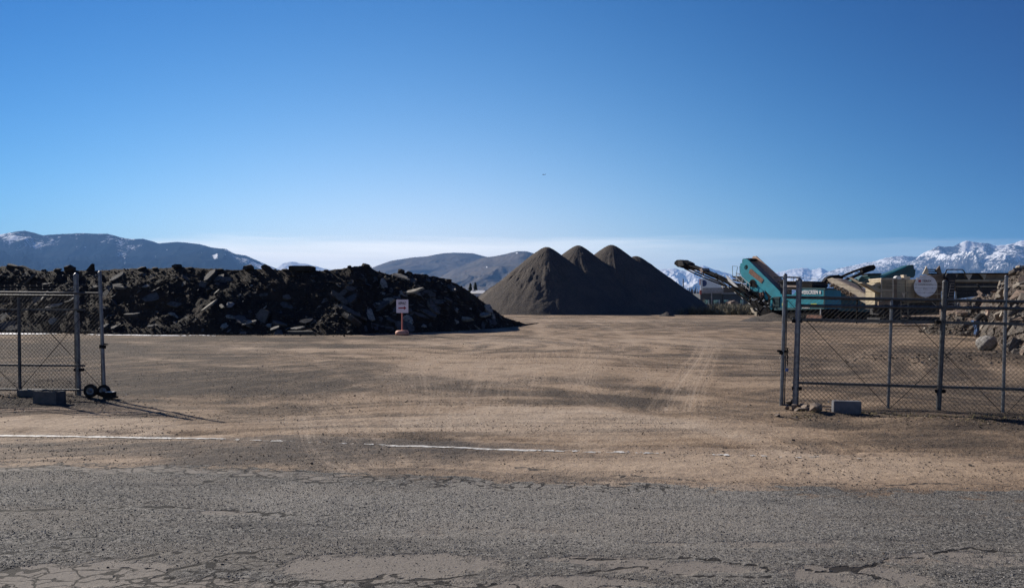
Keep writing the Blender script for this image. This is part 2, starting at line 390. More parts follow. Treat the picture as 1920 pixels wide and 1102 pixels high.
DARK = [(330, 707, 200, 16, .95), (200, 690, 160, 14, .5), (1195, 742, 95, 20, .6), (1130, 705, 80, 10, .35), (510, 770, 100, 14, .35), (620, 850, 300, 26, .85), (250, 845, 300, 16, .6), (850, 738, 110, 14, .3),
        (640, 690, 140, 12, .5), (560, 740, 60, 12, .5), (1000, 740, 60, 16, .25), (1360, 606, 200, 8, .6), (1640, 690, 150, 14, .35), (1830, 668, 130, 16, .75), (1130, 612, 120, 4, .3), (1700, 800, 260, 10, .45), (1850, 795, 160, 14, .6),
        (600, 632, 420, 5, .5), (150, 655, 420, 34, .7), (420, 712, 300, 30, .85), (1780, 725, 300, 60, .5), (1560, 660, 260, 26, .35), (250, 700, 300, 30, .5), (640, 705, 200, 20, .3), (1840, 830, 260, 22, .35), (90, 725, 110, 9, .8), (80, 758, 120, 8, .6), (300, 632, 300, 4, .5), (1500, 612, 200, 7, .5)]  # dark soil; the broad side patches also paint in lens edge darkening
LIGHT = [(1020, 790, 270, 30, .9), (150, 795, 260, 14, .85), (1400, 870, 420, 30, .4), (900, 640, 200, 8, .5), (1300, 640, 180, 8, .5), (440, 650, 160, 8, .35), (1250, 600, 260, 5, .6), (700, 790, 220, 16, .35), (1300, 800, 250, 18, .45), (980, 965, 560, 62, .8), (900, 700, 200, 26, .3)]  # pale dirt; the road-centre patch paints in the lens's brighter middle
def ground_attrs(X, Y):
    near = (np.abs(X) < 40) & (Y > 3) & (Y < 90)
    tr = np.zeros(X.shape); dk = np.zeros(X.shape); lt = np.zeros(X.shape)
    x = X[near]; y = Y[near]; t = np.zeros(x.shape); tdm = np.full(x.shape, 2.0)
    wob = (fbm(x*.8, y*.8, 3, 5)-.5)*.25; lug = .55+.45*vn(x*3, y*3, 9)
    for pts, w, s in TRACKS:
        d0 = segdist(x, y, smooth_poly(pts, 5)); tdm = np.minimum(tdm, d0); d = d0+wob*.4
        t = np.maximum(t, s*np.exp(-(d/w)**2)*lug)
        if w <= .2:      # tread lugs left and right of a tyre
            t = np.maximum(t, s*.6*np.exp(-((d-w*1.9)/(w*.5))**2))
    tr[near] = t; TD = np.full(X.shape, 2.0); TD[near] = np.minimum(tdm, 2.0)
    a = np.zeros(x.shape); b = np.zeros(x.shape)
    for i, (cx, cy, rx, ry, s) in enumerate(DARK): a = np.maximum(a, s*ell(x, y, cx, cy, rx, ry, i))
    for i, (cx, cy, rx, ry, s) in enumerate(LIGHT): b = np.maximum(b, s*ell(x, y, cx, cy, rx, ry, i+50))
    dk[near] = a; lt[near] = b
    return tr, dk, lt, TD
def streaks(X, Y):
    """fine curved striations left by traffic swinging between the gate and the piles; -1 .. 1"""
    out = np.zeros(X.shape); k = (np.abs(X) < 60) & (Y > 6) & (Y < 140); x = X[k]; y = Y[k]; o = np.zeros(x.shape)
    wx = (fbm(x*.10, y*.10, 3, 301)-.5)*5; wy = (fbm(x*.10+9, y*.10, 3, 302)-.5)*5
    for i, (cx, cy, f, lo, hi) in enumerate([(-15, 4, 3.6, .42, .62), (17, 3, 3.2, .45, .64), (-6, -45, 2.0, .35, .58), (30, 60, 1.3, .45, .65), (-8, 34, 1.8, .48, .66), (2, -14, 3.0, .48, .66)]):
        dx = x+wx-cx; dy = y+wy-cy; psi = np.hypot(dx, dy); ang = np.arctan2(dy, dx)
        n = .55*vn(psi*f, ang*4+i*3, 310+i)+.3*vn(psi*f*2.3, ang*7, 320+i)+.15*vn(psi*f*5, ang*12, 330+i)
        m = sm(lo, hi, fbm(x*.16+i*7, y*.10-i*5, 3, 340+i))
        o = o*(1-.6*m)+(n-.5)*4.2*m
    out[k] = np.clip(o, -1, 1); return out
def berm(x, y):
    """low spoil bank behind the right gate and clods along the fence foot"""
    c = P(1880, 676); z = .42*np.exp(-(((x-c.x-2.5)/3.6)**2+((y-c.y)/2.0)**2))*(.6+.8*fbm(x*2, y*2, 4, 12))
    c2 = P(95, 722); z = z+.10*np.exp(-(((x-c2.x)/.8)**2+((y-c2.y)/.5)**2))*(.5+fbm(x*4, y*4, 3, 14))
    c3 = P(20, 748); z = z+.07*np.exp(-(((x-c3.x)/1.6)**2+((y-c3.y)/.45)**2))*(.3+1.2*fbm(x*3, y*5, 4, 15))
    c4 = P(1850, 796); z = z+.08*np.exp(-(((x-c4.x)/1.9)**2+((y-c4.y)/.4)**2))*(.3+1.2*fbm(x*3, y*5, 4, 16))
    c5 = P(1530, 780); z = z+.05*np.exp(-(((x-c5.x)/.8)**2+((y-c5.y)/.3)**2))
    return z
def gz0(x, y, tr=None):
    x = np.asarray(x, float); y = np.asarray(y, float)
    nearf = np.exp(-(np.hypot(x, y-10)/60)**2)
    z = (fbm(x*.16, y*.16, 3, 1)-.5)*.07*nearf + (fbm(x*1.1, y*1.1, 4, 2)-.5)*.035*nearf + (fbm(x*5, y*5, 4, 3, .65)-.5)*.022*nearf
    z = z+berm(x, y)
    if tr is not None: z = z-.014*tr*nearf
    on = 1-sm(0, .35, y-yline(x)-.25-(fbm(x*1.2, y*1.2, 3, 20)-.5)*.7)     # 1 where the road lies on top
    return z*(1-on)+on*(-.05)
def gz(x, y): return float(gz0(np.array([x]), np.array([y]))[0])
def axis(lo, hi, step, out_lo, out_hi, g=1.03):
    a = list(np.arange(lo, hi+1e-6, step)); s = step
    while a[-1] < out_hi: s *= g; a.append(a[-1]+s)
    b = []; s = step; c = lo
    while c > out_lo: s *= g; c -= s; b.append(c)
    return np.array(b[::-1]+a)
xs = axis(-11, 11, .06, -40000, 40000, 1.035); ys = axis(8.0, 20, .05, -3000, 39500, 1.03)
ys = np.concatenate([ys[ys < 8][::4], ys[ys >= 8]])
GX, GY = np.meshgrid(xs, ys); tr, dk, lt, td_ = ground_attrs(GX, GY)
GZ = gz0(GX, GY, tr); GZ[GY < 7] = -.05
me = npmesh('ground', np.stack([GX, GY, GZ], -1).reshape(-1, 3), gridfaces(len(ys), len(xs)), True, {'track': tr, 'dark': dk, 'pale': lt, 'trackd': td_, 'streak': streaks(GX, GY)})

def dirt_nodes(nt, co):
    """returns colour and height of the trodden gravelly dirt"""
    big = noise(nt, coords(nt, (.12, .22, 1), True), 1.0, 5, .6)
    mid = noise(nt, coords(nt, (.5, 1.0, 1), True), 1.0, 6, .62, .4)
    fine = noise(nt, co, 9, 6, .7)
    grit = noise(nt, co, 30, 4, .85); clod = noise(nt, coords(nt, (3.2, 5, 1), True), 1.0, 5, .75)
    vor = N(nt, 'ShaderNodeTexVoronoi', Scale=34); nt.links.new(co, vor.inputs['Vector'])
    vor2 = N(nt, 'ShaderNodeTexVoronoi', Scale=90); nt.links.new(co, vor2.inputs['Vector'])
    streak = noise(nt, coords(nt, (.05, 1.1, 1), True), 1.0, 4, .6, .6)
    tan = mixc(nt, mrange(nt, mth(nt, 'ADD', mth(nt, 'MULTIPLY', fine, .5), mth(nt, 'MULTIPLY', grit, .5)), .38, .62), (.150, .104, .070), (.345, .252, .172))
    tan = mixc(nt, mth(nt, 'MULTIPLY', mrange(nt, streak, .52, .72), .55), tan, (.14, .092, .060))
    grav = mixc(nt, mrange(nt, grit, .35, .65), (.040, .031, .024), (.165, .126, .095))
    # stone chips of different tone
    chipc = N(nt, 'ShaderNodeSeparateColor'); nt.links.new(vor2.outputs['Color'], chipc.inputs[0])
    grav = mixc(nt, mth(nt, 'MULTIPLY', mrange(nt, chipc.outputs[0], .45, 1), .6), grav, (.24, .205, .17))
    dark = attr(nt, 'dark'); pale = attr(nt, 'pale'); trk = attr(nt, 'track')
    g = mth(nt, 'ADD', mth(nt, 'MULTIPLY', mrange(nt, big, .42, .62), .42), mth(nt, 'MULTIPLY', mrange(nt, mid, .45, .68), .42))
    g = mth(nt, 'ADD', g, dark); g = mth(nt, 'SUBTRACT', g, mth(nt, 'MULTIPLY', pale, .75)); g = mth(nt, 'SUBTRACT', g, mth(nt, 'MULTIPLY', trk, .8))
    g = mth(nt, 'ADD', g, mth(nt, 'MULTIPLY', mth(nt, 'SUBTRACT', fine, .5), 1.6), clamp=True)
    sk = attr(nt, 'streak'); g = mth(nt, 'SUBTRACT', g, mth(nt, 'MULTIPLY', sk, .5), clamp=True)
    col = mixc(nt, g, tan, grav)
    col = mixc(nt, mth(nt, 'MULTIPLY', mth(nt, 'MAXIMUM', sk, 0), .32), col, (.41, .315, .225)); col = mixc(nt, mth(nt, 'MULTIPLY', mth(nt, 'MAXIMUM', mth(nt, 'MULTIPLY', sk, -1), 0), .32), col, (.055, .040, .030))
    td = attr(nt, 'trackd'); st = mth(nt, 'MULTIPLY_ADD', mth(nt, 'SINE', mth(nt, 'MULTIPLY', td, 95.0)), .5, .5)
    tw = mth(nt, 'MULTIPLY', trk, mth(nt, 'MULTIPLY_ADD', st, .75, .25))
    col = mixc(nt, mth(nt, 'MULTIPLY', mth(nt, 'ADD', mth(nt, 'MULTIPLY', tw, .8), mth(nt, 'MULTIPLY', pale, .62)), mrange(nt, grit, .25, .65, .25, 1), clamp=True), col, (.47, .38, .295))
    col = mixc(nt, mth(nt, 'MULTIPLY', dark, mrange(nt, fine, .3, .62, .25, .85)), col, (.040, .031, .026))
    # dark single pebbles
    pc = N(nt, 'ShaderNodeSeparateColor'); nt.links.new(vor.outputs['Color'], pc.inputs[0])
    peb = mth(nt, 'MULTIPLY', mrange(nt, vor.outputs['Distance'], .28, .12), mth(nt, 'GREATER_THAN', pc.outputs[1], .72))
    col = mixc(nt, mth(nt, 'MULTIPLY', peb, .7), col, (.07, .055, .047))
    h = mth(nt, 'ADD', mth(nt, 'MULTIPLY', grit, .5), mth(nt, 'MULTIPLY', peb, .55)); h = mth(nt, 'ADD', h, mth(nt, 'MULTIPLY', fine, 1.2))
    h = mth(nt, 'MULTIPLY', h, mth(nt, 'MULTIPLY_ADD', g, .7, .45))
    return col, h
m, nt, b = nodes('gravel_dirt'); co = coords(nt, world=True)
col, h = dirt_nodes(nt, co); nt.links.new(col, b.inputs['Base Color']); b.inputs['Roughness'].default_value = .95; b.inputs['Specular IOR Level'].default_value = .15
nt.links.new(bump(nt, h, 1.0, .05), b.inputs['Normal']); M['dirt'] = m
ground = link('ground', me, m); ground['kind'] = 'structure'

# ------------------------------------------------------------------ ROAD
rx = axis(-6.2, 6.2, .03, -400, 400, 1.06); ry = np.concatenate([np.arange(-40, 3.6, 1.2), np.arange(3.6, 11.6, .03), np.arange(11.7, 60, 1.5)])
RX, RY = np.meshgrid(rx, ry)
yl = yline(RX); yse = yseal(RX)+(fbm(RX*1.5, RY*0+3, 4, 40)-.5)*.30+(fbm(RX*9, RY*9, 3, 41)-.5)*.10
seal = 1-sm(-.05, .05, RY-yse)
wob = (fbm(RX*2.2, RY*2.2, 5, 42, .65)-.5); wob2 = (fbm(RX*2.6+7, RY*2.6, 5, 43, .65)-.5)
def cr(pts): return segdist(RX+wob*.5, RY+wob2*.34, poly_w(pts))
cracks = np.full(RX.shape, 9.0)
for pts in ([(-200, 955), (0, 962), (260, 958), (330, 958), (480, 966), (640, 972)], [(255, 957), (290, 940), (330, 922), (380, 911), (412, 902)],
            [(0, 1040), (90, 1035), (230, 1055), (280, 1048), (400, 1035)], [(1060, 1080), (1190, 1072), (1320, 1083), (1440, 1085), (1450, 1068), (1360, 1055), (1200, 1048), (1070, 1055)], [(1480, 1065), (1540, 1080), (1600, 1060), (1800, 1040), (2000, 1035)], [(270, 1085), (420, 1050), (520, 1030), (560, 1040)], [(960, 876), (1010, 880)], [(1130, 893), (1300, 903), (1450, 908), (1700, 908), (2000, 915)],
            [(1500, 1058), (1560, 1066), (1700, 1100)], [(60, 1020), (130, 1012), (210, 1012)], [(200, 1085), (260, 1105), (330, 1120)], [(620, 1095), (700, 1075), (800, 1092), (900, 1085)]):
    cracks = np.minimum(cracks, cr(pts))
def elr(cx, cy, rx_, ry_, seed, rag=.35):
    return ell(RX, RY, cx, cy, rx_, ry_, seed, rag)
worn = np.zeros(RX.shape)
for i, (cx, cy, a, bb, s) in enumerate([(720, 1064, 230, 30, .85), (140, 1085, 200, 34, .9), (1250, 1068, 190, 16, .7), (1090, 1052, 110, 8, .7), (1620, 1086, 160, 22, .7), (900, 1000, 240, 9, .5), (1350, 1025, 300, 8, .6), (1800, 1055, 200, 16, .6), (350, 1100, 260, 16, .7), (430, 965, 60, 5, .8), (1600, 1020, 140, 6, .5), (1000, 1095, 260, 16, .7), (380, 885, 300, 9, .3)]):
    worn = np.maximum(worn, s*elr(cx, cy, a, bb, i+80))
band = (1-sm(.08, .30, np.abs(yse-.26-RY+(fbm(RX*2, RY*2, 3, 44)-.5)*.25)))*(.15+.85*(1-sm(-3, 2.5, RX))); worn = np.maximum(worn, band*.75)
alli = np.clip((1-sm(.10, .34, np.abs(yse-.24-RY+(fbm(RX*2, RY*2, 3, 44)-.5)*.2)))*(.25+.75*(1-sm(-3, 2.5, RX))) + elr(150, 1090, 330, 26, 71) + .8*elr(760, 1105, 420, 12, 72)+elr(470, 1060, 90, 16, 75)*.6, 0, 1)
dirtm = np.clip(1-seal + .85*(1-sm(0, .55+.8*sm(-1, 4, RX), yse-RY))*sm(.38, .62, fbm(RX*2.2, RY*4, 5, 45, .65)) + .35*sm(.5, .7, fbm(RX*.35, RY*1.6, 4, 46)), 0, 1)
dirtm = np.maximum(dirtm, sm(.60, .8, fbm(RX*.8+3, RY*2.5, 4, 47))*.45*sm(0, 3, RX+1.5))
lighta = np.zeros(RX.shape)
for i, (cx, cy, a, bb, s) in enumerate(LIGHT): lighta = np.maximum(lighta, s*ell(RX, RY, cx, cy, a, bb, i+50))
darka = np.zeros(RX.shape)
for i, (cx, cy, a, bb, s) in enumerate(DARK): darka = np.maximum(darka, s*ell(RX, RY, cx, cy, a, bb, i))
trk = np.zeros(RX.shape); trd = np.full(RX.shape, 2.0)
for pts, w, s in TRACKS:
    if max(p[1] for p in pts) > 800: dd_ = segdist(RX, RY, smooth_poly(pts, 4)); trd = np.minimum(trd, dd_); trk = np.maximum(trk, s*np.exp(-(dd_/w)**2))
chip = (fbm(RX*13, RY*13, 3, 48, .7)-.5)
RZ = .004+seal*.016+chip*.012*seal*(1-worn*.8)+(fbm(RX*.7, RY*.7, 3, 49)-.5)*.02-worn*.006+(1-seal)*(fbm(RX*6, RY*6, 4, 50, .65)-.5)*.02
drop = sm(.05, .5, RY-yl-.3-(fbm(RX*1.1, RY*1.1, 4, 51)-.5)*.9)
RZ = RZ*(1-drop)-.11*drop
me = npmesh('road', np.stack([RX, RY, RZ], -1).reshape(-1, 3), gridfaces(len(ry), len(rx)), True,
            {'crackd': np.clip(cracks, 0, .5), 'worn': worn, 'alli': alli, 'dirtm': dirtm, 'pale': lighta, 'dark': darka, 'track': trk, 'trackd': trd, 'seal': seal, 'streak': streaks(RX, RY)})
m, nt, b = nodes('cracked_asphalt'); co = coords(nt, world=True)
dcol, dh = dirt_nodes(nt, co)
v = N(nt, 'ShaderNodeTexVoronoi', Scale=58); nt.links.new(co, v.inputs['Vector']); sc_ = N(nt, 'ShaderNodeSeparateColor'); nt.links.new(v.outputs['Color'], sc_.inputs[0])
agg = mixc(nt, mrange(nt, sc_.outputs[0], .1, .95), (.042, .041, .040), (.29, .275, .25))
f2 = noise(nt, co, 30, 5, .75)
agg = mixc(nt, mrange(nt, f2, .45, .75), agg, mixc(nt, noise(nt, co, 3, 5), (.17, .158, .143), (.115, .11, .102)))
macro = noise(nt, coords(nt, (.35, 1.3, 1), True), 1.0, 5, .6)
agg = mixc(nt, mth(nt, 'MULTIPLY', mrange(nt, macro, .42, .62), .6), agg, (.20, .178, .153)); agg = mixc(nt, mth(nt, 'MULTIPLY', mrange(nt, noise(nt, coords(nt, (.22, 2.2, 1), True), 1.7, 5, .65), .50, .68), .6), agg, (.075, .070, .066))
smooth_c = mixc(nt, noise(nt, co, 55, 3, .7), (.125, .110, .095), (.225, .20, .175))
W_ = mth(nt, 'ADD', attr(nt, 'worn'), mth(nt, 'MULTIPLY', mth(nt, 'SUBTRACT', noise(nt, co, 4, 6, .72), .5), 1.7))
Wm = mrange(nt, W_, .38, .70)
agg = mixc(nt, mth(nt, 'MULTIPLY', attr(nt, 'pale'), .5), agg, (.36, .335, .30)); c = mixc(nt, Wm, agg, smooth_c)
# alligator cracking
dco = nt.nodes.new('ShaderNodeVectorMath'); dco.operation = 'ADD'; nn_ = N(nt, 'ShaderNodeTexNoise', Scale=5, Detail=3); nt.links.new(co, nn_.inputs['Vector'])
sc2 = nt.nodes.new('ShaderNodeVectorMath'); sc2.operation = 'SCALE'; nt.links.new(nn_.outputs['Color'], sc2.inputs[0]); sc2.inputs['Scale'].default_value = .26
nt.links.new(co, dco.inputs[0]); nt.links.new(sc2.outputs[0], dco.inputs[1])
mpx = nt.nodes.new('ShaderNodeMapping'); mpx.inputs['Scale'].default_value = (.8, 1.5, 1); nt.links.new(dco.outputs[0], mpx.inputs[0])
ve = N(nt, 'ShaderNodeTexVoronoi', Scale=5.6); ve.feature = 'DISTANCE_TO_EDGE'; nt.links.new(mpx.outputs[0], ve.inputs['Vector'])
wid = mth(nt, 'MULTIPLY_ADD', noise(nt, co, 4, 4), .24, -.075)
al = mth(nt, 'MULTIPLY', mrange(nt, mth(nt, 'SUBTRACT', ve.outputs['Distance'], wid), .015, .0), mrange(nt, attr(nt, 'alli'), .2, .36))
ck = mrange(nt, mth(nt, 'SUBTRACT', attr(nt, 'crackd'), mth(nt, 'MULTIPLY', noise(nt, co, 5, 3), .012)), .016, .006)
crk = mth(nt, 'MAXIMUM', al, ck)
dm = mrange(nt, mth(nt, 'ADD', attr(nt, 'dirtm'), mth(nt, 'MULTIPLY', mth(nt, 'SUBTRACT', noise(nt, co, 16, 6, .7), .5), 1.3)), .45, .8)
c = mixc(nt, mth(nt, 'MULTIPLY', crk, .95), c, (.016, .013, .011))
c = mixc(nt, mth(nt, 'MULTIPLY', dm, mth(nt, 'SUBTRACT', 1, mth(nt, 'MULTIPLY', crk, .9))), c, dcol)
nt.links.new(c, b.inputs['Base Color']); b.inputs['Roughness'].default_value = .9; b.inputs['Specular IOR Level'].default_value = .25
hh = mth(nt, 'MULTIPLY', mth(nt, 'ADD', mth(nt, 'MULTIPLY', f2, 1.4), mth(nt, 'MULTIPLY', sc_.outputs[1], .55)), mth(nt, 'MULTIPLY_ADD', Wm, -.82, 1))
hh = mth(nt, 'SUBTRACT', hh, mth(nt, 'MULTIPLY', crk, .5))
hmix = mth(nt, 'ADD', mth(nt, 'MULTIPLY', hh, mth(nt, 'SUBTRACT', 1, dm)), mth(nt, 'MULTIPLY', dh, dm))
nt.links.new(bump(nt, hmix, 1.0, .03), b.inputs['Normal']); M['road'] = m
road = link('road', me, m); road['kind'] = 'structure'
def roadz(x, y):
    i = int(np.clip(np.searchsorted(rx, x), 0, len(rx)-1)); j = int(np.clip(np.searchsorted(ry, y), 0, len(ry)-1)); return float(RZ[j, i])
def surf(x, y): return max(gz(x, y), roadz(x, y))

# ------------------------------------------------------------------ painted edge line, worn through and buried in places
def stripe(pxs, half, cover, seed):
    lx = np.arange(P(*pxs[0]).x, P(*pxs[-1]).x, .03); ly = yline(lx); n = 9
    off = np.linspace(-half, half, n); X = np.repeat(lx[:, None], n, 1); Y = ly[:, None]+off[None, :]
    ji = np.clip(np.searchsorted(ry, Y), 0, len(ry)-1); ii = np.clip(np.searchsorted(rx, X), 0, len(rx)-1)
    Z = RZ[ji, ii]+.006
    pxx = PCX+X/Y*F
    cov = np.interp(pxx, [c[0] for c in cover], [c[1] for c in cover])
    keep = (.45*fbm(X*2.5, Y*14, 5, seed, .75)+.55*fbm(X*14, Y*22, 3, seed+9, .7)) < (.24+.52*cov)
    f = gridfaces(X.shape[0], n); k = keep.reshape(-1); f = f[k[f[:, 0]]]
    return npmesh('painted_edge_line', np.stack([X, Y, Z], -1).reshape(-1, 3), f)
cov = [(-600, .9), (0, 1.0), (230, .95), (350, .6), (430, .3), (500, .42), (560, .15), (700, .35), (740, .75), (900, .85), (1010, .75), (1080, .5), (1230, .35), (1300, .05), (1360, .35), (1500, .3), (1600, .25), (1700, .12), (1950, .1), (2500, .3)]
mk, nt, b = nodes('road_paint'); co = coords(nt, world=True)
nt.links.new(mixc(nt, mrange(nt, noise(nt, co, 14, 5, .7), .38, .68), (.66, .65, .62), (.30, .26, .215)), b.inputs['Base Color']); b.inputs['Roughness'].default_value = .7
o = link('painted_edge_line', stripe([(-600, 830), (2500, 885)], .042, cov, 90), mk); o['kind'] = 'structure'

# ------------------------------------------------------------------ loose stones
def mat_tint(name, cols, rough=.9, bs=30, bstr=.4, bd=.01):
    m, nt, b = nodes(name); t = attr(nt, 'tint'); r = nt.nodes.new('ShaderNodeValToRGB'); nt.links.new(t, r.inputs[0])
    r.color_ramp.interpolation = 'CONSTANT'
    while len(r.color_ramp.elements) < len(cols): r.color_ramp.elements.new(.5)
    for i, cc in enumerate(cols): r.color_ramp.elements[i].position = i/len(cols); r.color_ramp.elements[i].color = (*cc, 1)
    co = coords(nt, world=True); f = noise(nt, co, bs*.3, 5, .65)
    nt.links.new(mixc(nt, mrange(nt, f, .3, .75, .0, .55), r.outputs[0], (.05, .042, .036)), b.inputs['Base Color'])
    b.inputs['Roughness'].default_value = rough; b.inputs['Specular IOR Level'].default_value = .25
    nt.links.new(bump(nt, noise(nt, co, bs, 4, .7), bstr, bd), b.inputs['Normal']); return m
M['pebble'] = mat_tint('pebbles', [(.10, .085, .07), (.07, .058, .048), (.15, .12, .095), (.21, .175, .14), (.055, .048, .042), (.12, .10, .08), (.30, .26, .22)], .95, 60, .2, .004)
pebs = [hull(100+i, 8, (1, .8, .6)) for i in range(6)]
Np = 260000
py_ = 5.0+RNG.random(Np)**1.3*30; px_ = RNG.uniform(-.83, .83, Np)*py_
k = (py_ > yseal(px_)) | (RNG.random(Np) < .05); px_, py_ = px_[k], py_[k]
dn = .18+1.1*sm(.42, .7, fbm(px_*.6, py_*1.1, 4, 60))
for q in DARK[:8]: dn = np.maximum(dn, 1.3*ell(px_, py_, *q[:4])*q[4])
k = RNG.random(len(px_)) < dn*.62; px_, py_ = px_[k][:52000], py_[k][:52000]; Np = len(px_)
sz = .007+.020*RNG.random(Np)**4+np.where(RNG.random(Np) < .006, .035*RNG.random(Np), 0); sz = sz*(1+py_*.018)
def roadz_v(x, y): return RZ[np.clip(np.searchsorted(ry, y), 0, len(ry)-1), np.clip(np.searchsorted(rx, x), 0, len(rx)-1)]
pz_ = np.maximum(gz0(px_, py_), roadz_v(px_, py_))+sz*.12
pos = np.stack([px_, py_, pz_], 1); rot = np.stack([RNG.uniform(-.5, .5, Np), RNG.uniform(-.5, .5, Np), RNG.uniform(0, 6.3, Np)], 1); scl = np.stack([sz, sz, sz], 1)
o = link('loose_gravel', scatter('loose_gravel', pebs, pos, rot, scl), M['pebble']); tag(o, 'loose dark pebbles scattered over the tan dirt and road edge', 'gravel', kind='stuff')

# exposed stone chips of the worn surface, really there in the foreground
chipm = [hull(120+i, 7, (1, .85, .6)) for i in range(6)]
Nc = 130000; cy = 4.5+RNG.random(Nc)**1.15*5.2; cx = RNG.uniform(-.70, .70, Nc)*cy*1.03
k = cy < yseal(cx)+.1; cx, cy = cx[k], cy[k]
ii = np.clip(np.searchsorted(rx, cx), 0, len(rx)-1); jj = np.clip(np.searchsorted(ry, cy), 0, len(ry)-1)
keep = (RNG.random(len(cx)) < (1-.85*sm(.3, .6, worn[jj, ii]))*(1-.9*sm(.25, .55, alli[jj, ii]))*(.35+.9*fbm(cx*1.5, cy*3, 4, 61))) & (cracks[jj, ii] > .045); cx, cy, ii, jj = cx[keep], cy[keep], ii[keep], jj[keep]; Nc = len(cx)
cs = (.006+.009*RNG.random(Nc)**1.6)*(1+.04*cy)
o = link('stone_chips', scatter('stone_chips', chipm, np.stack([cx, cy, RZ[jj, ii]+cs*.08], 1), np.stack([RNG.uniform(-.4, .4, Nc), RNG.uniform(-.4, .4, Nc), RNG.uniform(0, 6.3, Nc)], 1), np.stack([cs, cs, cs], 1)),
         mat_tint('stone_chips', [(.09, .086, .082), (.13, .125, .118), (.19, .178, .163), (.25, .233, .212), (.11, .104, .098), (.175, .157, .137), (.13, .128, .128), (.36, .34, .315), (.10, .096, .09)], .7, 60, .2, .003))
tag(o, 'small grey stone chips standing proud of the worn asphalt in the foreground', 'stone chips', kind='stuff')
# ================================================================== MOUNTAINS AND HILLS
def rangemat(name, rock, rock2, snow_c, scale):
    m, nt, b = nodes(name); co = coords(nt, world=True)
    n1 = noise(nt, co, 1/scale, 6, .7); n2 = noise(nt, co, 1/(scale*.18), 4, .7)
    c = mixc(nt, mrange(nt, n1, .35, .65), rock, rock2)
    a = attr(nt, 'snow'); s = mth(nt, 'ADD', a, mth(nt, 'MULTIPLY', mth(nt, 'SUBTRACT', mth(nt, 'MULTIPLY_ADD', n2, .65, mth(nt, 'MULTIPLY', n1, .35)), .5), 3.0))
    c = mixc(nt, mrange(nt, s, .42, .72), c, snow_c)
    nt.links.new(c, b.inputs['Base Color']); b.inputs['Roughness'].default_value = 1; b.inputs['Specular IOR Level'].default_value = 0
    return m
def mrange_obj(name, prof, D, depth, spur, amp, snowf, mat, seed, step=1.5, rows=110, jag=.8, base=0.0):
    px = np.arange(prof[0][0], prof[-1][0]+.1, step); py = np.interp(px, [p[0] for p in prof], [p[1] for p in prof])
    k = np.ones(3)/3; pyp = np.pad(py, 1, 'edge'); py = np.convolve(pyp, k, 'valid')
    hz = HZ+(px-960)*math.tan(ROLL)
    zc = CAMH+(hz-py)/F*D
    v = np.concatenate([np.linspace(0, 1, rows), np.linspace(1.03, 1.5, 14)])
    V, PXg = np.meshgrid(v, px, indexing='ij'); ZC = np.repeat(zc[None], len(v), 0)
    dist = D*(1-depth*(1-np.minimum(V, 1))) + D*depth*np.maximum(V-1, 0)
    th = (PXg-960)/F; X = th*dist; Y = dist
    wx = (fbm(X/spur, Y/spur, 3, seed+40)-.5)*spur*.9; n = .62*ridged((X+wx)/(spur*.62), Y/(spur*2.1), 5, seed, .55)+.38*ridged((X+wx)/(spur*.21), Y/(spur*.62), 4, seed+60, .6); n2 = fbm(X/(spur*.35), Y/(spur*.35), 5, seed+7, .6)
    s = np.where(V <= 1, V, np.maximum(0, 1-(V-1)*1.6))
    vv = np.clip(V, 0, 1)
    z = ZC*(s**1.05) - ZC*amp*2.1*(.85-n)*np.clip(vv*(1-vv)*4, 0, 1)**.8 - ZC*amp*.35*(n2-.5)*np.clip(vv*(1.02-vv)*4, 0, 1)
    z = z + (fbm(X/(spur*.12), Y/(spur*.12)+3, 4, seed+3, .7)-.6)*jag/F*D*vv*2*(.35+.65*vv)
    z = np.where(V == 0, -20, z)+base
    sn = snowf(PXg, V, n, n2, z, ZC)
    me = npmesh(name, np.stack([X, Y, z], -1).reshape(-1, 3), gridfaces(len(v), len(px)), True, {'snow': sn})
    o = link(name, me, mat); o['kind'] = 'structure'; return o
forest = rangemat('forested_range', (.008, .014, .018), (.022, .026, .028), (.80, .82, .85), 420)
sage = rangemat('sagebrush_hill', (.13, .115, .10), (.085, .082, .08), (.8, .82, .85), 500)
alpine = rangemat('alpine_range', (.030, .036, .048), (.075, .075, .08), (.70, .71, .73), 420)
def spots(*L):
    def f(PXg, V, n, n2, z, ZC, base=-1.0):
        s = np.full(PXg.shape, base)
        for cx, v0, rx_, rv, st in L: s = np.maximum(s, st-1.6*np.hypot((PXg-cx)/rx_, (V-v0)/rv))
        return s
    return f
def left_snow(PXg, V, n, n2, z, ZC):
    s = -.85+1.25*sm(.6, 1, V)+1.1*(n2-.5)*2
    return np.maximum(s, spots((405, .80, 9, .12, 1.3), (235, .75, 14, .14, .75), (100, .96, 14, .06, .8), (20, .93, 16, .06, .7), (60, .72, 10, .07, .7), (315, .93, 10, .06, .7), (380, .82, 8, .06, .6), (30, .5, 10, .04, .4), (165, .6, 14, .05, .25))(PXg, V, n, n2, z, ZC, -1.4))
mrange_obj('left_mountain_range', [(-420, 470), (-260, 452), (-120, 455), (-60, 448), (0, 441), (22, 437), (50, 433), (66, 437), (84, 442), (110, 440), (150, 438), (205, 439), (232, 446), (250, 449), (270, 448), (300, 457), (335, 454), (375, 458), (400, 465), (425, 467), (442, 476), (462, 479), (480, 487), (500, 496), (540, 512), (600, 540), (640, 560)],
           17000, .45, 2600, .34, left_snow, forest, 11, jag=.9)
mrange_obj('brown_desert_hill', [(560, 570), (640, 530), (705, 499), (735, 489), (772, 483), (800, 481), (830, 475), (850, 474), (885, 475), (905, 480), (925, 484), (960, 492), (1010, 512), (1100, 545), (1150, 565)],
           16000, .4, 2300, .22, spots((812, .8, 3, .03, .2)), sage, 21, jag=.4)
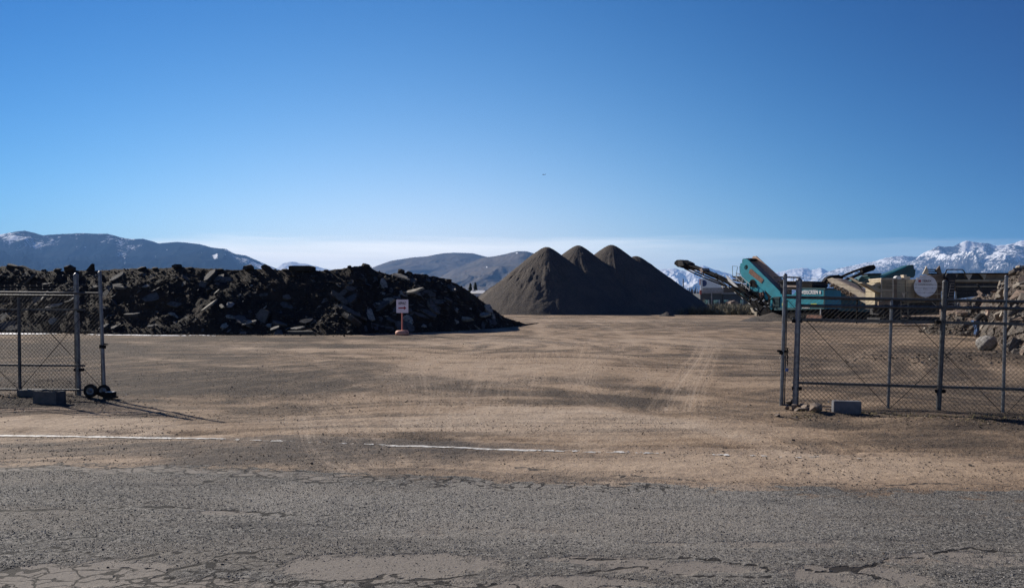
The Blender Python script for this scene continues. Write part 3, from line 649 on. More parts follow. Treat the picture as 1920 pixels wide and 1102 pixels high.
mrange_obj('long_sloping_hill', [(690, 572), (790, 540), (850, 505), (905, 483), (925, 481), (945, 477), (970, 471), (988, 472), (1010, 479), (1050, 490), (1120, 510), (1200, 530), (1260, 545), (1330, 560)],
           13000, .45, 2100, .20, spots((912, .78, 4, .05, 1.1), (968, .96, 5, .03, 1.1), (949, .86, 2.5, .02, .7), (940, .70, 5, .02, .9), (932, .69, 4, .015, .6), (913, .9, 3, .015, .6), (957, .72, 3, .015, .6)), sage, 31, jag=.4)
far_snow = lambda PXg, V, n, n2, z, ZC: -.1+.95*sm(.15, .8, V)+.5*(n-.5)
mrange_obj('far_snowy_peaks', [(500, 520), (530, 494), (545, 490), (575, 495), (620, 506), (700, 530), (1100, 560), (1200, 520), (1235, 505), (1262, 503), (1285, 508), (1300, 500), (1317, 498), (1335, 504), (1360, 511), (1385, 520), (1420, 520), (1450, 512), (1470, 508), (1485, 504), (1502, 501), (1520, 506), (1537, 503), (1552, 510), (1575, 512), (1620, 520), (1700, 540)],
           34000, .35, 3000, .42, far_snow, alpine, 41, jag=2.6, step=1.0)
mid_snow = lambda PXg, V, n, n2, z, ZC: -.50+1.0*sm(.45, 1, V)+.55*(n-.5)*2*.8
mrange_obj('blue_snowy_range', [(1500, 560), (1545, 512), (1570, 503), (1600, 497), (1622, 492), (1640, 489), (1655, 484), (1672, 481), (1690, 480), (1712, 482), (1740, 478), (1790, 470), (1900, 480), (2100, 490), (2300, 520)],
           26000, .4, 3200, .40, mid_snow, alpine, 51, jag=1.5, step=1.0)
def right_snow(PXg, V, n, n2, z, ZC):
    s = -.55+1.0*sm(.3, 1, V)+1.0*(n-.55)*2*.8
    return np.maximum(s, spots((1806, .97, 26, .12, 1.4), (1870, .99, 40, .06, 1.3), (1822, .80, 12, .2, 1.2), (1905, .98, 22, .08, 1.3))(PXg, V, n, n2, z, ZC, -1.5))
mrange_obj('white_peak_range', [(1600, 560), (1660, 515), (1690, 500), (1720, 480), (1735, 471), (1755, 462), (1768, 464), (1782, 462), (1795, 456), (1806, 452), (1816, 454), (1828, 456), (1845, 457), (1862, 460), (1880, 460), (1895, 457), (1908, 452), (1925, 449), (1980, 452), (2080, 448), (2200, 470), (2400, 500)],
           21000, .42, 2300, .46, right_snow, alpine, 63, jag=2.0, step=1.0, rows=150)
fr_snow = lambda PXg, V, n, n2, z, ZC: -.42+.85*sm(.3, 1, V)+.7*(n-.5)*2*.8
mrange_obj('front_snowy_ridge', [(1740, 560), (1790, 515), (1820, 497), (1845, 481), (1862, 472), (1880, 464), (1900, 460), (1920, 463), (1970, 455), (2050, 470), (2200, 500)],
           18500, .35, 1700, .42, fr_snow, alpine, 71, jag=1.8, step=1.0, rows=130)

# ================================================================== HAZE
hz_b = MB(); hz_b.box((0, 18750, 1025), 90000, 47500, 2250)   # y -5 km .. 42.5 km, z -100 .. 2150
mh = bpy.data.materials.new('haze'); mh.use_nodes = True; nt = mh.node_tree; nt.nodes.clear()
ou = nt.nodes.new('ShaderNodeOutputMaterial'); pv = nt.nodes.new('ShaderNodeVolumePrincipled')
pv.inputs['Color'].default_value = (.24, .50, 1.0, 1); pv.inputs['Density'].default_value = 2.7e-5; pv.inputs['Anisotropy'].default_value = .0
nt.links.new(pv.outputs[0], ou.inputs['Volume'])
HAZE = hz_b.build('haze', mh); tag(HAZE, 'thin blue air haze filling the valley up to the mountains', 'haze', kind='stuff')
# ================================================================== STOCKPILES (four gravel cones, one small mound)
def cone_pile(name, pxc, pyc, Yc, label, seed, slope=.80, stretch=1.0, gully=.26, base_px=None):
    top = at(pxc, pyc, Yc); H = top.z; Rr = (H+.6)/slope
    nt_, nr = 420, 130
    th = np.linspace(0, 2*np.pi, nt_, endpoint=False); r = np.concatenate([[0.001], np.linspace(.02, 1.06, nr-1)])
    TH, Q = np.meshgrid(th, r, indexing='xy')            # (nr, nt)
    c = np.cos(TH); s = np.sin(TH)
    wob = 1+.05*(fbm(c*1.3+9, s*1.3+seed, 3, seed)-.5)*2
    Rd = Rr*wob*np.where(c > 0, stretch, 1)
    X = c*Q*Rd; Y = s*Q*Rd
    z = H-np.sqrt((slope*Q*Rr)**2+(.72)**2)+.72
    # run-out gullies and slumped lobes down the face
    wv = (fbm(c*3+Q*2, s*3-Q*2, 3, seed+21)-.5)*.5; tn = fbm((c+wv)*9+seed, (s+wv)*9+Q*1.2, 5, seed+5, .62); fine = ridged(c*26+Q*1.5, s*26+Q*1.5, 3, seed+8)
    slump = sm(.53, .66, fbm(c*2.6+3, s*2.6+Q*2.2, 4, seed+11))
    z = z+gully*(tn-.5)*1.1*np.clip(Q*2.2, 0, 1)*np.clip((1.06-Q)*3, 0, 1)
    z = z-gully*1.1*slump*np.clip(Q*3-.6, 0, 1)*np.clip((1-Q)*2.5, 0, 1)+gully*.28*(fine-.6)*np.clip(Q*1.2-.2, 0, 1)
    z = z+.10*(fbm(X*1.4, Y*1.4, 4, seed+2, .65)-.5)*np.clip(Q*8, 0, 1)
    z = np.where(Q > .93, z*1.0-(Q-.93)*H*.10, z); z = np.maximum(z, -.35)
    v = np.stack([X+top.x, Y+top.y, z], -1).reshape(-1, 3)
    i = np.arange((nr-1)*nt_); a = i; rr = i//nt_; cc = i % nt_
    f = np.stack([rr*nt_+cc, (rr+1)*nt_+cc, (rr+1)*nt_+(cc+1) % nt_, rr*nt_+(cc+1) % nt_], 1)
    me = npmesh(name, v, f, True); o = link(name, me, M['stockpile']); tag(o, label, 'gravel pile', 'conical gravel stockpiles behind the yard'); return o
m, nt, b = nodes('stockpile_gravel'); co = coords(nt, world=True)
f1 = noise(nt, co, .35, 6, .65); f2 = noise(nt, co, 3.2, 6, .75); f3 = noise(nt, co, 11, 3, .7)
c = mixc(nt, mrange(nt, f1, .38, .66), (.100, .088, .080), (.130, .110, .093)); c = mixc(nt, mrange(nt, f2, .35, .7, 0, .7), c, (.060, .058, .060))
c = mixc(nt, mrange(nt, f3, .55, .8, 0, .5), c, (.16, .145, .13))
nt.links.new(c, b.inputs['Base Color']); b.inputs['Roughness'].default_value = .98; b.inputs['Specular IOR Level'].default_value = .1
h = mth(nt, 'ADD', f2, mth(nt, 'MULTIPLY', f3, .5)); nt.links.new(bump(nt, h, 1.0, .22), b.inputs['Normal']); M['stockpile'] = m
cone_pile('gravel_pile', 1025, 463, 131, 'tall conical grey gravel stockpile nearest the dark rubble heap, with gullies down its face', 3, .80)
cone_pile('gravel_pile', 1084, 460, 138, 'second conical gravel stockpile from the rubble heap, rising behind the first cone', 17, .80)
cone_pile('gravel_pile', 1146, 459, 142, 'third conical gravel stockpile, its rounded top the highest of the row', 29, .78)
cone_pile('gravel_pile', 1192, 480, 150, 'rearmost gravel stockpile with only its small tip and long right flank showing', 41, .755)
sm_top = at(1251, 584, 112)
def small_mound():
    n = 64; v = []; H = sm_top.z; c0 = P(1251, 594); c0 = Vector((sm_top.x, 112, 0))
    th = np.linspace(0, 2*np.pi, n, endpoint=False); r = np.linspace(0.001, 1.15, 22); TH, Q = np.meshgrid(th, r)
    Rr = H/.62; X = np.cos(TH)*Q*Rr*1.15; Y = np.sin(TH)*Q*Rr
    z = H*np.clip(1-Q**1.15, -.2, 1)+.12*(fbm(X*2, Y*2, 4, 8)-.5)*(Q > .05)-.02
    i = np.arange(21*n); rr = i//n; cc = i % n
    f = np.stack([rr*n+cc, (rr+1)*n+cc, (rr+1)*n+(cc+1) % n, rr*n+(cc+1) % n], 1)
    return npmesh('gravel_mound', np.stack([X+c0.x, Y+c0.y, z], -1).reshape(-1, 3), f, True)
o = link('gravel_mound', small_mound(), M['stockpile']); tag(o, 'tiny grey gravel mound on the open yard between the big cones and the conveyor', 'gravel mound')

# ================================================================== BROKEN ASPHALT HEAP (left)
def interp_px(tab, q): return np.interp(q, [t[0] for t in tab], [t[1] for t in tab])
HB = [(-700, 622), (0, 623), (300, 627), (520, 628), (660, 628), (700, 624.5), (775, 624), (850, 621), (920, 616), (985, 610), (1010, 606)]      # foot line (pixels)
HT = [(-700, 505), (-200, 500), (0, 500), (20, 500), (45, 503), (70, 508), (110, 509), (140, 507), (190, 507), (240, 505), (300, 503), (330, 501), (400, 504), (450, 503), (480, 502), (520, 504), (575, 506), (610, 507), (640, 503), (660, 499), (690, 498), (705, 508), (730, 514), (750, 511), (770, 513), (790, 516), (810, 517), (835, 521), (850, 528), (870, 541), (885, 549), (900, 561), (920, 577), (945, 594), (965, 601), (985, 607), (1010, 605)]
uq = np.arange(-700, 1011, 2.5)
foot = np.array([[P(u, interp_px(HB, u)).x, P(u, interp_px(HB, u)).y] for u in uq])
def heapH():
    out = []
    for u, (fx, fy) in zip(uq, foot):
        w = 5.2; py = interp_px(HT, u)
        for _ in range(4):
            Yt = fy+w; z = at(u, py, Yt).z; w = max(z, .05)/.68+.15
        out.append((max(z, 0.0), w))
    return np.array(out)
HH = heapH()
V = np.concatenate([np.linspace(-.02, 1, 70), np.linspace(1.04, 3.2, 34)])
U, VV = np.meshgrid(np.arange(len(uq)), V)
fx = foot[U, 0]; fy = foot[U, 1]; Hh = HH[U, 0]; Wd = HH[U, 1]
Y = fy+VV*Wd; X = fx*(Y/fy)                                        # run back along the line of sight at this distance
bench = .10*np.sin(np.clip(VV, 0, 1)*9+X*.5)
prof = np.where(VV <= 1, np.clip(VV, -.02, 1)**.92, np.clip(1-(VV-1)*.55, -.1, 1))
fade = np.clip(Hh/1.2, 0, 1)
n1 = fbm(X*.38, Y*.38+4, 4, 101); n2 = fbm(X*1.7, Y*1.7, 5, 102, .65); n3 = ridged(X*.9+Y*.35, Y*.5, 3, 104)
Zh = Hh*prof + fade*((n1-.5)*1.0*np.clip(VV*(1.05-VV)*4, 0, 1) + (n2-.5)*.38*np.clip(VV*5, 0, 1)*np.where(np.abs(VV-1) < .25, .4, 1) + (n3-.6)*.35*np.clip(VV*(1.05-VV)*4, 0, 1))
# a deeper gouged recess and a spill fan, as dug by the loader
rec = np.exp(-(((X+12.0)/1.6)**2))*np.exp(-((VV-.35)/.3)**2); Zh = Zh-rec*.5
Zh = np.where(VV < 0, -.15, Zh)
me = npmesh('asphalt_rubble_heap', np.stack([X, Y, Zh], -1).reshape(-1, 3), gridfaces(len(V), len(uq)), True)
m, nt, b = nodes('asphalt_fines'); co = coords(nt, world=True)
a1 = noise(nt, co, 1.2, 6, .65); a2 = noise(nt, co, 7, 6, .75); a3 = noise(nt, co, 22, 3, .7)
a0 = noise(nt, co, .33, 5, .6); c = mixc(nt, mrange(nt, a1, .4, .65), mixc(nt, mrange(nt, a0, .45, .62), (.016, .015, .015), (.048, .034, .024)), (.040, .031, .025)); c = mixc(nt, mrange(nt, a2, .5, .75, 0, .6), c, (.055, .045, .037)); c = mixc(nt, mrange(nt, a3, .62, .8, 0, .5), c, (.11, .10, .09))
nt.links.new(c, b.inputs['Base Color']); b.inputs['Roughness'].default_value = .95; b.inputs['Specular IOR Level'].default_value = .15
nt.links.new(bump(nt, mth(nt, 'ADD', a2, mth(nt, 'MULTIPLY', a3, .4)), 1.0, .12), b.inputs['Normal']); M['fines'] = m
heap = link('asphalt_rubble_heap', me, m); tag(heap, 'long dark heap of broken asphalt and dirt stretching across the left of the yard', 'rubble heap')
HEAPZ = Zh
def heap_pt(u, v):
    """point and downhill normal on the heap face; u = photo column, v = 0 foot .. 1 crest"""
    i = int(np.clip((u+700)/2.5, 1, len(uq)-2)); j = int(np.clip(np.searchsorted(V, v), 1, len(V)-2))
    p = Vector((X_[j, i], Y_[j, i], Zh_[j, i])); a = Vector((X_[j, i+1]-X_[j, i-1], Y_[j, i+1]-Y_[j, i-1], Zh_[j, i+1]-Zh_[j, i-1])); bb = Vector((X_[j+1, i]-X_[j-1, i], Y_[j+1, i]-Y_[j-1, i], Zh_[j+1, i]-Zh_[j-1, i]))
    n = a.cross(bb).normalized(); return p, (n if n.z > 0 else -n)
X_, Y_, Zh_ = X.copy(), Y.copy(), Zh.copy()
def slab_mat(name, cols, top, moss=False):
    m, nt, b = nodes(name); oi = nt.nodes.new('ShaderNodeObjectInfo'); r = nt.nodes.new('ShaderNodeValToRGB'); nt.links.new(oi.outputs['Random'], r.inputs[0]); r.color_ramp.interpolation = 'CONSTANT'
    while len(r.color_ramp.elements) < len(cols): r.color_ramp.elements.new(.5)
    for i, cc in enumerate(cols): r.color_ramp.elements[i].position = i/len(cols); r.color_ramp.elements[i].color = (*cc, 1)
    co = coords(nt); wco = coords(nt, world=True); f = noise(nt, wco, 4.5, 6, .7); s = N(nt, 'ShaderNodeSeparateXYZ'); nt.links.new(co, s.inputs[0])
    # the old road surface (one broad face of the plate) is worn paler than the broken sides
    face = mrange(nt, s.outputs['Z'], .02, .05)
    c = mixc(nt, mth(nt, 'MULTIPLY', face, .75), r.outputs[0], top); c = mixc(nt, mrange(nt, f, .35, .72, 0, .65), c, (.025, .022, .02))
    nt.links.new(c, b.inputs['Base Color']); b.inputs['Roughness'].default_value = .92; b.inputs['Specular IOR Level'].default_value = .2
    nt.links.new(bump(nt, mth(nt, 'ADD', noise(nt, wco, 26, 4, .75), f), .8, .03), b.inputs['Normal']); return m
M['slab'] = slab_mat('asphalt_slab', [(.028, .027, .027), (.04, .037, .034), (.022, .022, .024), (.055, .05, .045), (.034, .032, .033), (.05, .043, .036), (.03, .03, .034), (.10, .09, .078)], (.115, .112, .11))
M['slab_pale'] = slab_mat('pale_slab', [(.22, .20, .165), (.18, .165, .145), (.27, .24, .19)], (.33, .31, .27))
SL = [slabmesh(200+i, .10+.02*(i % 5)) for i in range(16)]
for s_ in SL: s_.materials.append(M['slab'])
SLP = [slabmesh(230+i, .10) for i in range(6)]
for s_ in SLP: s_.materials.append(M['slab_pale'])
def frame_from(n, yaw):
    n = Vector(n).normalized(); t = Vector((math.cos(yaw), math.sin(yaw), 0)); t = (t-n*t.dot(n)).normalized(); w = n.cross(t)
    return Matrix((t, w, n)).transposed()
rg = random.Random(5)
def place_slab(me, p, n, size, yaw, tilt, label, group, thick=1.0, sink=.02, name='asphalt_slab', cat='asphalt slab', asp=1.0):
    o = bpy.data.objects.new(name, me); C.objects.link(o)
    nn = (Vector(n)+Vector((rg.gauss(0, tilt), rg.gauss(0, tilt), rg.gauss(0, tilt)*.6))).normalized()
    o.rotation_euler = frame_from(nn, yaw).to_euler(); o.scale = (size, size*asp, size*thick); o.location = Vector(p)+nn*(-sink+.03*size)
    return tag(o, label, cat, group)
SLG = 'broken asphalt slabs lying on the dark heap'
def zone(u, v):
    if u > 800: a = 'on the tapering right end of the dark heap'
    elif u > 690: a = 'on the heap face around the arrow sign'
    elif u > 560: a = 'on the heap face just left of the arrow sign'
    elif u > 200: a = 'on the middle of the dark heap'
    else: a = 'on the dark heap behind the left gate'
    return a
# hand-placed plates that can be recognised in the photograph: (u, v, size, yaw, pale, label, normal, aspect, thickness)
HAND = [(775, .56, 1.35, .1, 1, 'large pale flat slab sticking out of the heap behind the arrow sign', (-.25, -.35, 1), .55, .9),
        (395, .26, 1.05, .5, 1, 'pale lens-shaped plate low on the heap, left of the blue-grey lump', (-.5, -.4, .8), .42, .7),
        (497, .30, 1.15, 1.2, 0, 'big dark upright plate in the middle of the heap foot', (-.25, -1, .45), .8, 1.0),
        (640, .52, 1.35, 2.4, 0, 'large smooth bluish slab leaning over the recess left of the sign', (.35, -.8, .6), .7, 1.0),
        (470, .14, .85, .3, 1, 'pale wedge slab low down in front of the big upright plate', (-.2, -.45, .85), .5, .8),
        (518, .12, .62, .2, 1, 'small pale slab at the heap foot right of the upright plate', (-.3, -.5, .8), .6, .9),
        (560, .13, .75, .1, 1, 'flat tan slab near the foot between the recess and the plate', (-.1, -.45, .9), .5, .8),
        (575, .26, .8, .6, 0, 'grey slab above the tan foot slab, left of the recess', (.1, -.5, .85), .7, .8),
        (565, .02, 1.5, .05, 0, 'long thin slab lying flat along the heap foot', (0, -.1, 1), .35, .7),
        (420, .30, .65, 1.5, 1, 'upright pale narrow slab above the blue-grey lump', (-.7, -.7, .3), .4, 1.0),
        (411, .52, .45, .6, 1, 'small pale oval slab high on the middle of the heap', (-.5, -.5, .7), .6, .9),
        (88, .50, 1.1, .65, 1, 'long narrow grey slab slanting across the heap behind the left gate', (-.6, -.6, .5), .28, .7),
        (870, .15, 1.6, -.75, 1, 'long pale edge-on slab at the foot of the heap right of the sign', (-.35, -.5, .75), .3, .9),
        (905, .35, 1.2, -.5, 1, 'weathered grey slab high on the right end of the heap', (-.2, -.4, .9), .5, .9),
        (850, .72, .9, -.9, 1, 'pale slab in a cluster near the right crest of the heap', (-.5, -.4, .7), .5, 1.0),
        (820, .36, 1.0, -.5, 0, 'smooth grey plate right of the sign at mid height', (-.15, -.6, .8), .7, .8)]
cnt = 0
for k, (u, v, sz_, yaw, pale, lab, nn, asp, tk) in enumerate(HAND):
    p, n = heap_pt(u, v); lst = SLP if pale else SL
    place_slab(lst[k % len(lst)], p+Vector((0, -.15, .05)), nn, sz_, yaw, .0, lab, SLG, tk, -.02, asp=asp)
for k in range(272):
    r0 = rg.random()
    if r0 < .52: u = rg.uniform(620, 965); v = rg.uniform(.03, .9)
    elif r0 < .85: u = rg.uniform(200, 640); v = rg.uniform(.02, .9)**1.1
    else: u = rg.uniform(-20, 210); v = rg.uniform(.03, .9)
    p, n = heap_pt(u, v); sz_ = .32+.75*rg.random()**2.2
    if u > 640: sz_ *= 1.35
    if HH[int((u+700)/2.5), 0] < 1.2: sz_ *= .55
    dirn = -.7 if u > 680 else (.6 if u < 330 else rg.uniform(-1.2, 1.2))
    pale = rg.random() < (.24 if u > 690 else .10)
    lab = f"{'pale weathered' if pale else 'dark'} {'large' if sz_ > .8 else 'medium' if sz_ > .5 else 'small'} broken asphalt slab {zone(u, v)}"
    place_slab((SLP if pale else SL)[k % (6 if pale else 16)], p, Vector(n)+Vector((rg.uniform(-.35, .35), -.1, .25)), sz_, dirn+rg.gauss(0, .5), .28, lab, SLG, rg.uniform(.7, 1.3), .03, asp=rg.uniform(.5, 1))
# chunks on the skyline
CK = [hull(300+i, 16, (1, .85, .8)) for i in range(10)]
m_ck = simple('broken_asphalt', (.040, .035, .031), (.022, .020, .019), 3, .95, 0, .8, .04, rnd=.4, spec=.2)
for c_ in CK: c_.materials.append(m_ck)
def chunk(u, py, w, h, lab, Yoff=1.0, grp='dark asphalt chunks along the heap crest', me=None, dz=0):
    i = int((u+700)/2.5); Yt = foot[i, 1]+HH[i, 1]*Yoff; p = at(u, py+(4.5 if u > 740 else 2.5), Yt); s = Yt/F; h = h*1.25
    o = bpy.data.objects.new('asphalt_chunk', me or CK[rg.randrange(10)]); C.objects.link(o); o.location = p; o.rotation_euler = (rg.uniform(-.3, .3), rg.uniform(-.25, .25), rg.uniform(0, 6))
    o.scale = (w*s*1.1, w*s, h*s*1.15); return tag(o, lab, 'asphalt chunk', grp)
for u, py, w, h, lab in [(20, 499, 40, 14, 'dark chunk on the heap crest at the far left edge of the photo'), (42, 500, 30, 10, 'flat dark chunk beside the one at the far left of the crest'),
                         (82, 506, 12, 8, 'small dark chunk alone on the low part of the crest, left'), (108, 504, 18, 7, 'low dark chunk left of the big rounded one'),
                         (131, 502, 27, 17, 'big rounded dark chunk on the crest above the left gate post'), (264, 500, 20, 9, 'dark chunk on the crest, first right of the gate'),
                         (291, 502, 16, 9, 'second dark chunk on the crest right of the gate'), (331, 498, 26, 10, 'long dark chunk crowning the middle of the left crest'),
                         (356, 502, 16, 8, 'dark chunk right of the long crest chunk'), (412, 504, 16, 7, 'low dark chunk on the crest between two mounds'),
                         (467, 500, 28, 14, 'dark mounded chunk on the crest below the end of the mountain range'), (500, 500, 22, 14, 'squared dark chunk on the crest under the tiny snowy peak'),
                         (535, 505, 20, 8, 'low chunk between the squared chunk and the block'), (655, 498, 9, 7, 'small round chunk perched on the crest'),
                         (684, 496, 24, 10, 'dark chunk on the highest bump of the crest'), (752, 505, 15, 12, 'dark chunk on the crest above the pale slab'),
                         (768, 508, 14, 8, 'second dark chunk above the pale slab'), (800, 514, 22, 8, 'chunk on the crest where it starts to slope down'), (838, 522, 26, 9, 'chunk at the shoulder of the heap right end'),
                         (880, 548, 12, 8, 'chunk on the steep right shoulder near the white roof'), (935, 590, 14, 8, 'chunk low on the right tail of the heap'), (950, 598, 12, 8, 'last dark chunk on the right tail of the heap'), (612, 506, 14, 7, 'dark low chunk left of the highest bump')]:
    chunk(u, py, w, h, lab)
# pointed shard and long block on the crest
i = int((172+700)/2.5); Yt = foot[i, 1]+HH[i, 1]; mb = MB()
mb.prism([at(160, 508, Yt), at(174, 508, Yt), at(173, 494, Yt), at(171, 495, Yt)], (0, .25, 0)); o = mb.build('asphalt_shard', m_ck); tag(o, 'pointed dark shard standing up on the crest right of the big rounded chunk', 'asphalt shard')
i = int((562+700)/2.5); Yt = foot[i, 1]+HH[i, 1]; mb = MB(); mb.prism([at(541, 507, Yt-.3), at(584, 508, Yt-.3), at(584, 500, Yt-.3), at(580, 498, Yt-.3), at(545, 498, Yt-.3), at(541, 499, Yt-.3)], (.1, .6, 0)); o = mb.build('curb_block', m_ck); tag(o, 'long squared dark block lying along the heap crest', 'curb block')
# rubble between the plates
sm_pr = [hull(330+i, 12, (1, .8, .7)) for i in range(8)]+[slabmesh(340+i, .16) for i in range(6)]
NR = 19000; uu = RNG.uniform(-60, 975, NR); vv_ = RNG.uniform(-.02, 1.12, NR)
ii = ((uu+700)/2.5).astype(int); jj = np.clip(np.searchsorted(V, vv_), 1, len(V)-2)
px3 = np.stack([X_[jj, ii]+RNG.uniform(-.05, .05, NR), Y_[jj, ii]+RNG.uniform(-.05, .05, NR), Zh_[jj, ii]], 1)
sz = .035+.26*RNG.random(NR)**5*np.where(uu > 640, 1.25, .85); sz = sz*np.where(HH[ii, 0] < 1.0, .6, 1)*np.where(vv_ > .93, .6, 1); px3[:, 2] += sz*.12
foot_n = 1600; uf = RNG.uniform(-60, 1010, foot_n); fi = ((uf+700)/2.5).astype(int).clip(0, len(uq)-1); ff = foot[fi]; off = RNG.exponential(.35, foot_n)
pf = np.stack([ff[:, 0], ff[:, 1]-off, np.zeros(foot_n)+.03], 1); szf = .03+.14*RNG.random(foot_n)**3
allp = np.concatenate([px3, pf]); alls = np.concatenate([sz, szf]); NN = len(allp)
rots = np.stack([RNG.uniform(-.9, .9, NN)-.3, RNG.uniform(-.6, .6, NN), RNG.uniform(0, 6.3, NN)], 1)
M['rubble'] = mat_tint('rubble_bits', [(.03, .027, .025), (.045, .038, .032), (.022, .02, .02), (.06, .05, .04), (.035, .033, .033), (.025, .022, .02), (.05, .047, .045), (.12, .11, .095), (.038, .03, .025), (.03, .03, .032), (.055, .05, .046), (.06, .044, .032), (.028, .022, .018), (.045, .034, .026)], .95, 9, .6, .03)
o = link('asphalt_rubble', scatter('asphalt_rubble', sm_pr, allp, rots, np.stack([alls, alls*.85, alls*RNG.uniform(.4, 1, NN)], 1)), M['rubble'])
tag(o, 'loose dark asphalt crumbs and lumps covering the face and foot of the heap', 'rubble', kind='stuff')
# blue-grey lump and white scraps of the photograph
p, n = heap_pt(434, .33); o = bpy.data.objects.new('stone_lump', CK[3].copy()); C.objects.link(o); o.data.materials.clear(); o.data.materials.append(simple('bluish_stone', (.13, .15, .19), (.09, .10, .13), 3, .8)); o.location = p+Vector((0, -.1, .1)); o.scale = (.6, .5, .5); tag(o, 'rounded blue-grey lump on the middle of the dark heap', 'stone lump')
# broken white strip along the foot of the heap
ms, nt, b = nodes('patchy_white'); nt.links.new(mixc(nt, mrange(nt, noise(nt, coords(nt, world=True), 9, 5, .7), .35, .7), (.85, .87, .9), (.45, .44, .44)), b.inputs['Base Color']); b.inputs['Roughness'].default_value = .6
def strip_mesh():
    lx = np.arange(-420, 540, 1.2); n = 8; Vv = np.linspace(-.5, .5, n); Xs = []; 
    fp = np.array([[P(u, interp_px(HB, u)+2.2).x, P(u, interp_px(HB, u)+2.2).y] for u in lx])
    wd = np.interp(lx, [-420, 0, 60, 130, 250, 330, 420, 540], [1.6, 1.8, 1.4, .8, .7, .6, .5, .2])
    XX = np.repeat(fp[:, :1], n, 1); YY = fp[:, 1:2]+Vv[None]*wd[:, None]-np.interp(lx, [-420, 50, 100, 540], [.6, .4, .1, 0])[:, None]
    ZZ = gz0(XX, YY)+.02+.05*np.clip(1-np.abs(Vv[None])*2, 0, 1)*fbm(XX*3, YY*3, 3, 7)
    cov = np.interp(lx, [-420, 0, 90, 110, 160, 200, 300, 400, 440, 540], [.62, .62, .62, .45, .40, .58, .60, .45, .30, .2])
    k = (.5*fbm(XX*1.6, YY*5, 4, 77, .7)+.5*fbm(XX*9, YY*9, 3, 78, .7) < cov[:, None]-.02).reshape(-1); f = gridfaces(len(lx), n); f = f[k[f[:, 0]]]
    return npmesh('white_patch', np.stack([XX, YY, ZZ], -1).reshape(-1, 3), f, True)
o = link('white_strip', strip_mesh(), ms); tag(o, 'thin broken white strip along the foot of the dark heap', 'snow', kind='stuff')
# ================================================================== FENCES AND SLIDING GATES
FG, FGL = None, None
class FenceLine:
    """vertical plane of one fence, traced from ground points A and B (photo columns)"""
    def __init__(s, A, B):
        s.A = Vector(A); s.B = Vector(B); u = (s.B-s.A); u.z = 0; s.pl = Plane(s.A, u, (0, 1, 0))
    def __call__(s, px, py, t=0): return s.pl(px, py, t)
def cap_ball(mb, p, r, up=Vector((0, 0, 1))):
    mb.tube(p, p+up*r*.35, r*1.18, r*1.18, 12); mb.tube(p+up*r*.35, p+up*r*.95, r*1.15, r*.75, 12); mb.tube(p+up*r*.95, p+up*r*1.35, r*.75, r*.12, 12)
def post(fl, base, top, w, name, parent, mat, t=0, bands=(), n=14, cap=True):
    a = fl(*base, t); b = fl(*top, t); mb = MB(); r = w/F*a.y/2
    mb.tube(a-(b-a).normalized()*.12, b, r, r, n)
    if cap: cap_ball(mb, b, r, (b-a).normalized())
    for py in bands:
        q = (py-base[1])/(top[1]-base[1]); p = a+(b-a)*q; d = (b-a).normalized(); mb.tube(p-d*.012, p+d*.012, r*1.16, r*1.16, n)
    return mb.build(name, mat, parent), a, b, r
def tube_part(fl, p, q, w, name, parent, mat, t=0, n=10):
    a = fl(*p, t); b = fl(*q, t); mb = MB(); mb.tube(a, b, w/F*a.y/2, w/F*b.y/2, n); return mb.build(name, mat, parent)
def chain_link(corners, parent, pitch=.073, r=.0021, knuckles=True, seed=0):
    """corners: bottom-left, bottom-right, top-right, top-left (3D). Two sets of diagonal wires, woven over and under."""
    bl, br, tr_, tl = [Vector(c) for c in corners]; u = (br-bl); L = u.length; u.normalize(); nrm = u.cross(Vector((0, 0, 1))).normalized()
    def top(s): return (tl.z-bl.z)+((tr_.z-br.z)-(tl.z-bl.z))*s/L
    mb = MB(); rgm = random.Random(seed); nn = int(L/pitch)+2; Hm = max(top(0), top(L))
    def pt(s, z, o): 
        sag = .012*math.sin(s*1.9+seed)*math.sin(z*2.2); b = bl+(br-bl)*(s/L)
        return Vector((b.x, b.y, b.z+z))+nrm*(o+sag)
    def clipseg(s0, sgn, o):
        # line z = (s-s0)*sgn*1.0 ; z from 0..top
        pts = []
        sa = max(0, min(L, s0)); z = (sa-s0)*sgn
        s1 = s0; e1 = s0+sgn*Hm
        lo, hi = sorted((max(0, min(L, s1)), max(0, min(L, e1))))
        if hi-lo < .02: return
        k = max(1, int((hi-lo)/.45)); last = None
        for i in range(k+1):
            s = lo+(hi-lo)*i/k; z = (s-s0)*sgn
            if z > top(s)+.001:                      # shorten on the top edge
                if last is None: continue
                s = s0+sgn*top(s); z = top(s)
                if mb_add(last, pt(s, z, o)): pass
                break
            p = pt(s, z, o)
            if last is not None: mb_add(last, p)
            last = p
    def mb_add(a, b):
        if (a-b).length > .004: mb.tube(a, b, r, r, 3, cap=False); return True
    m_ = int((L+Hm)/pitch)+1
    for i in range(m_): clipseg(i*pitch-Hm, 1, .0015)
    for i in range(m_): clipseg(i*pitch, -1, -.0015)
    if knuckles:
        for i in range(nn):
            s = i*pitch+rgm.uniform(-.004, .004)
            if s > L: break
            p = pt(s, top(s), 0); q = p+Vector((rgm.uniform(-.012, .012), 0, rgm.uniform(.018, .035)))+nrm*rgm.uniform(-.01, .01)
            mb.tube(p, q, r, r, 3, cap=False); mb.tube(p, p+Vector((-.5*(q.x-p.x)-.01, 0, .022)), r, r, 3, cap=False)
    return mb.build('chain_link', M['wire'], parent, recalc=False)
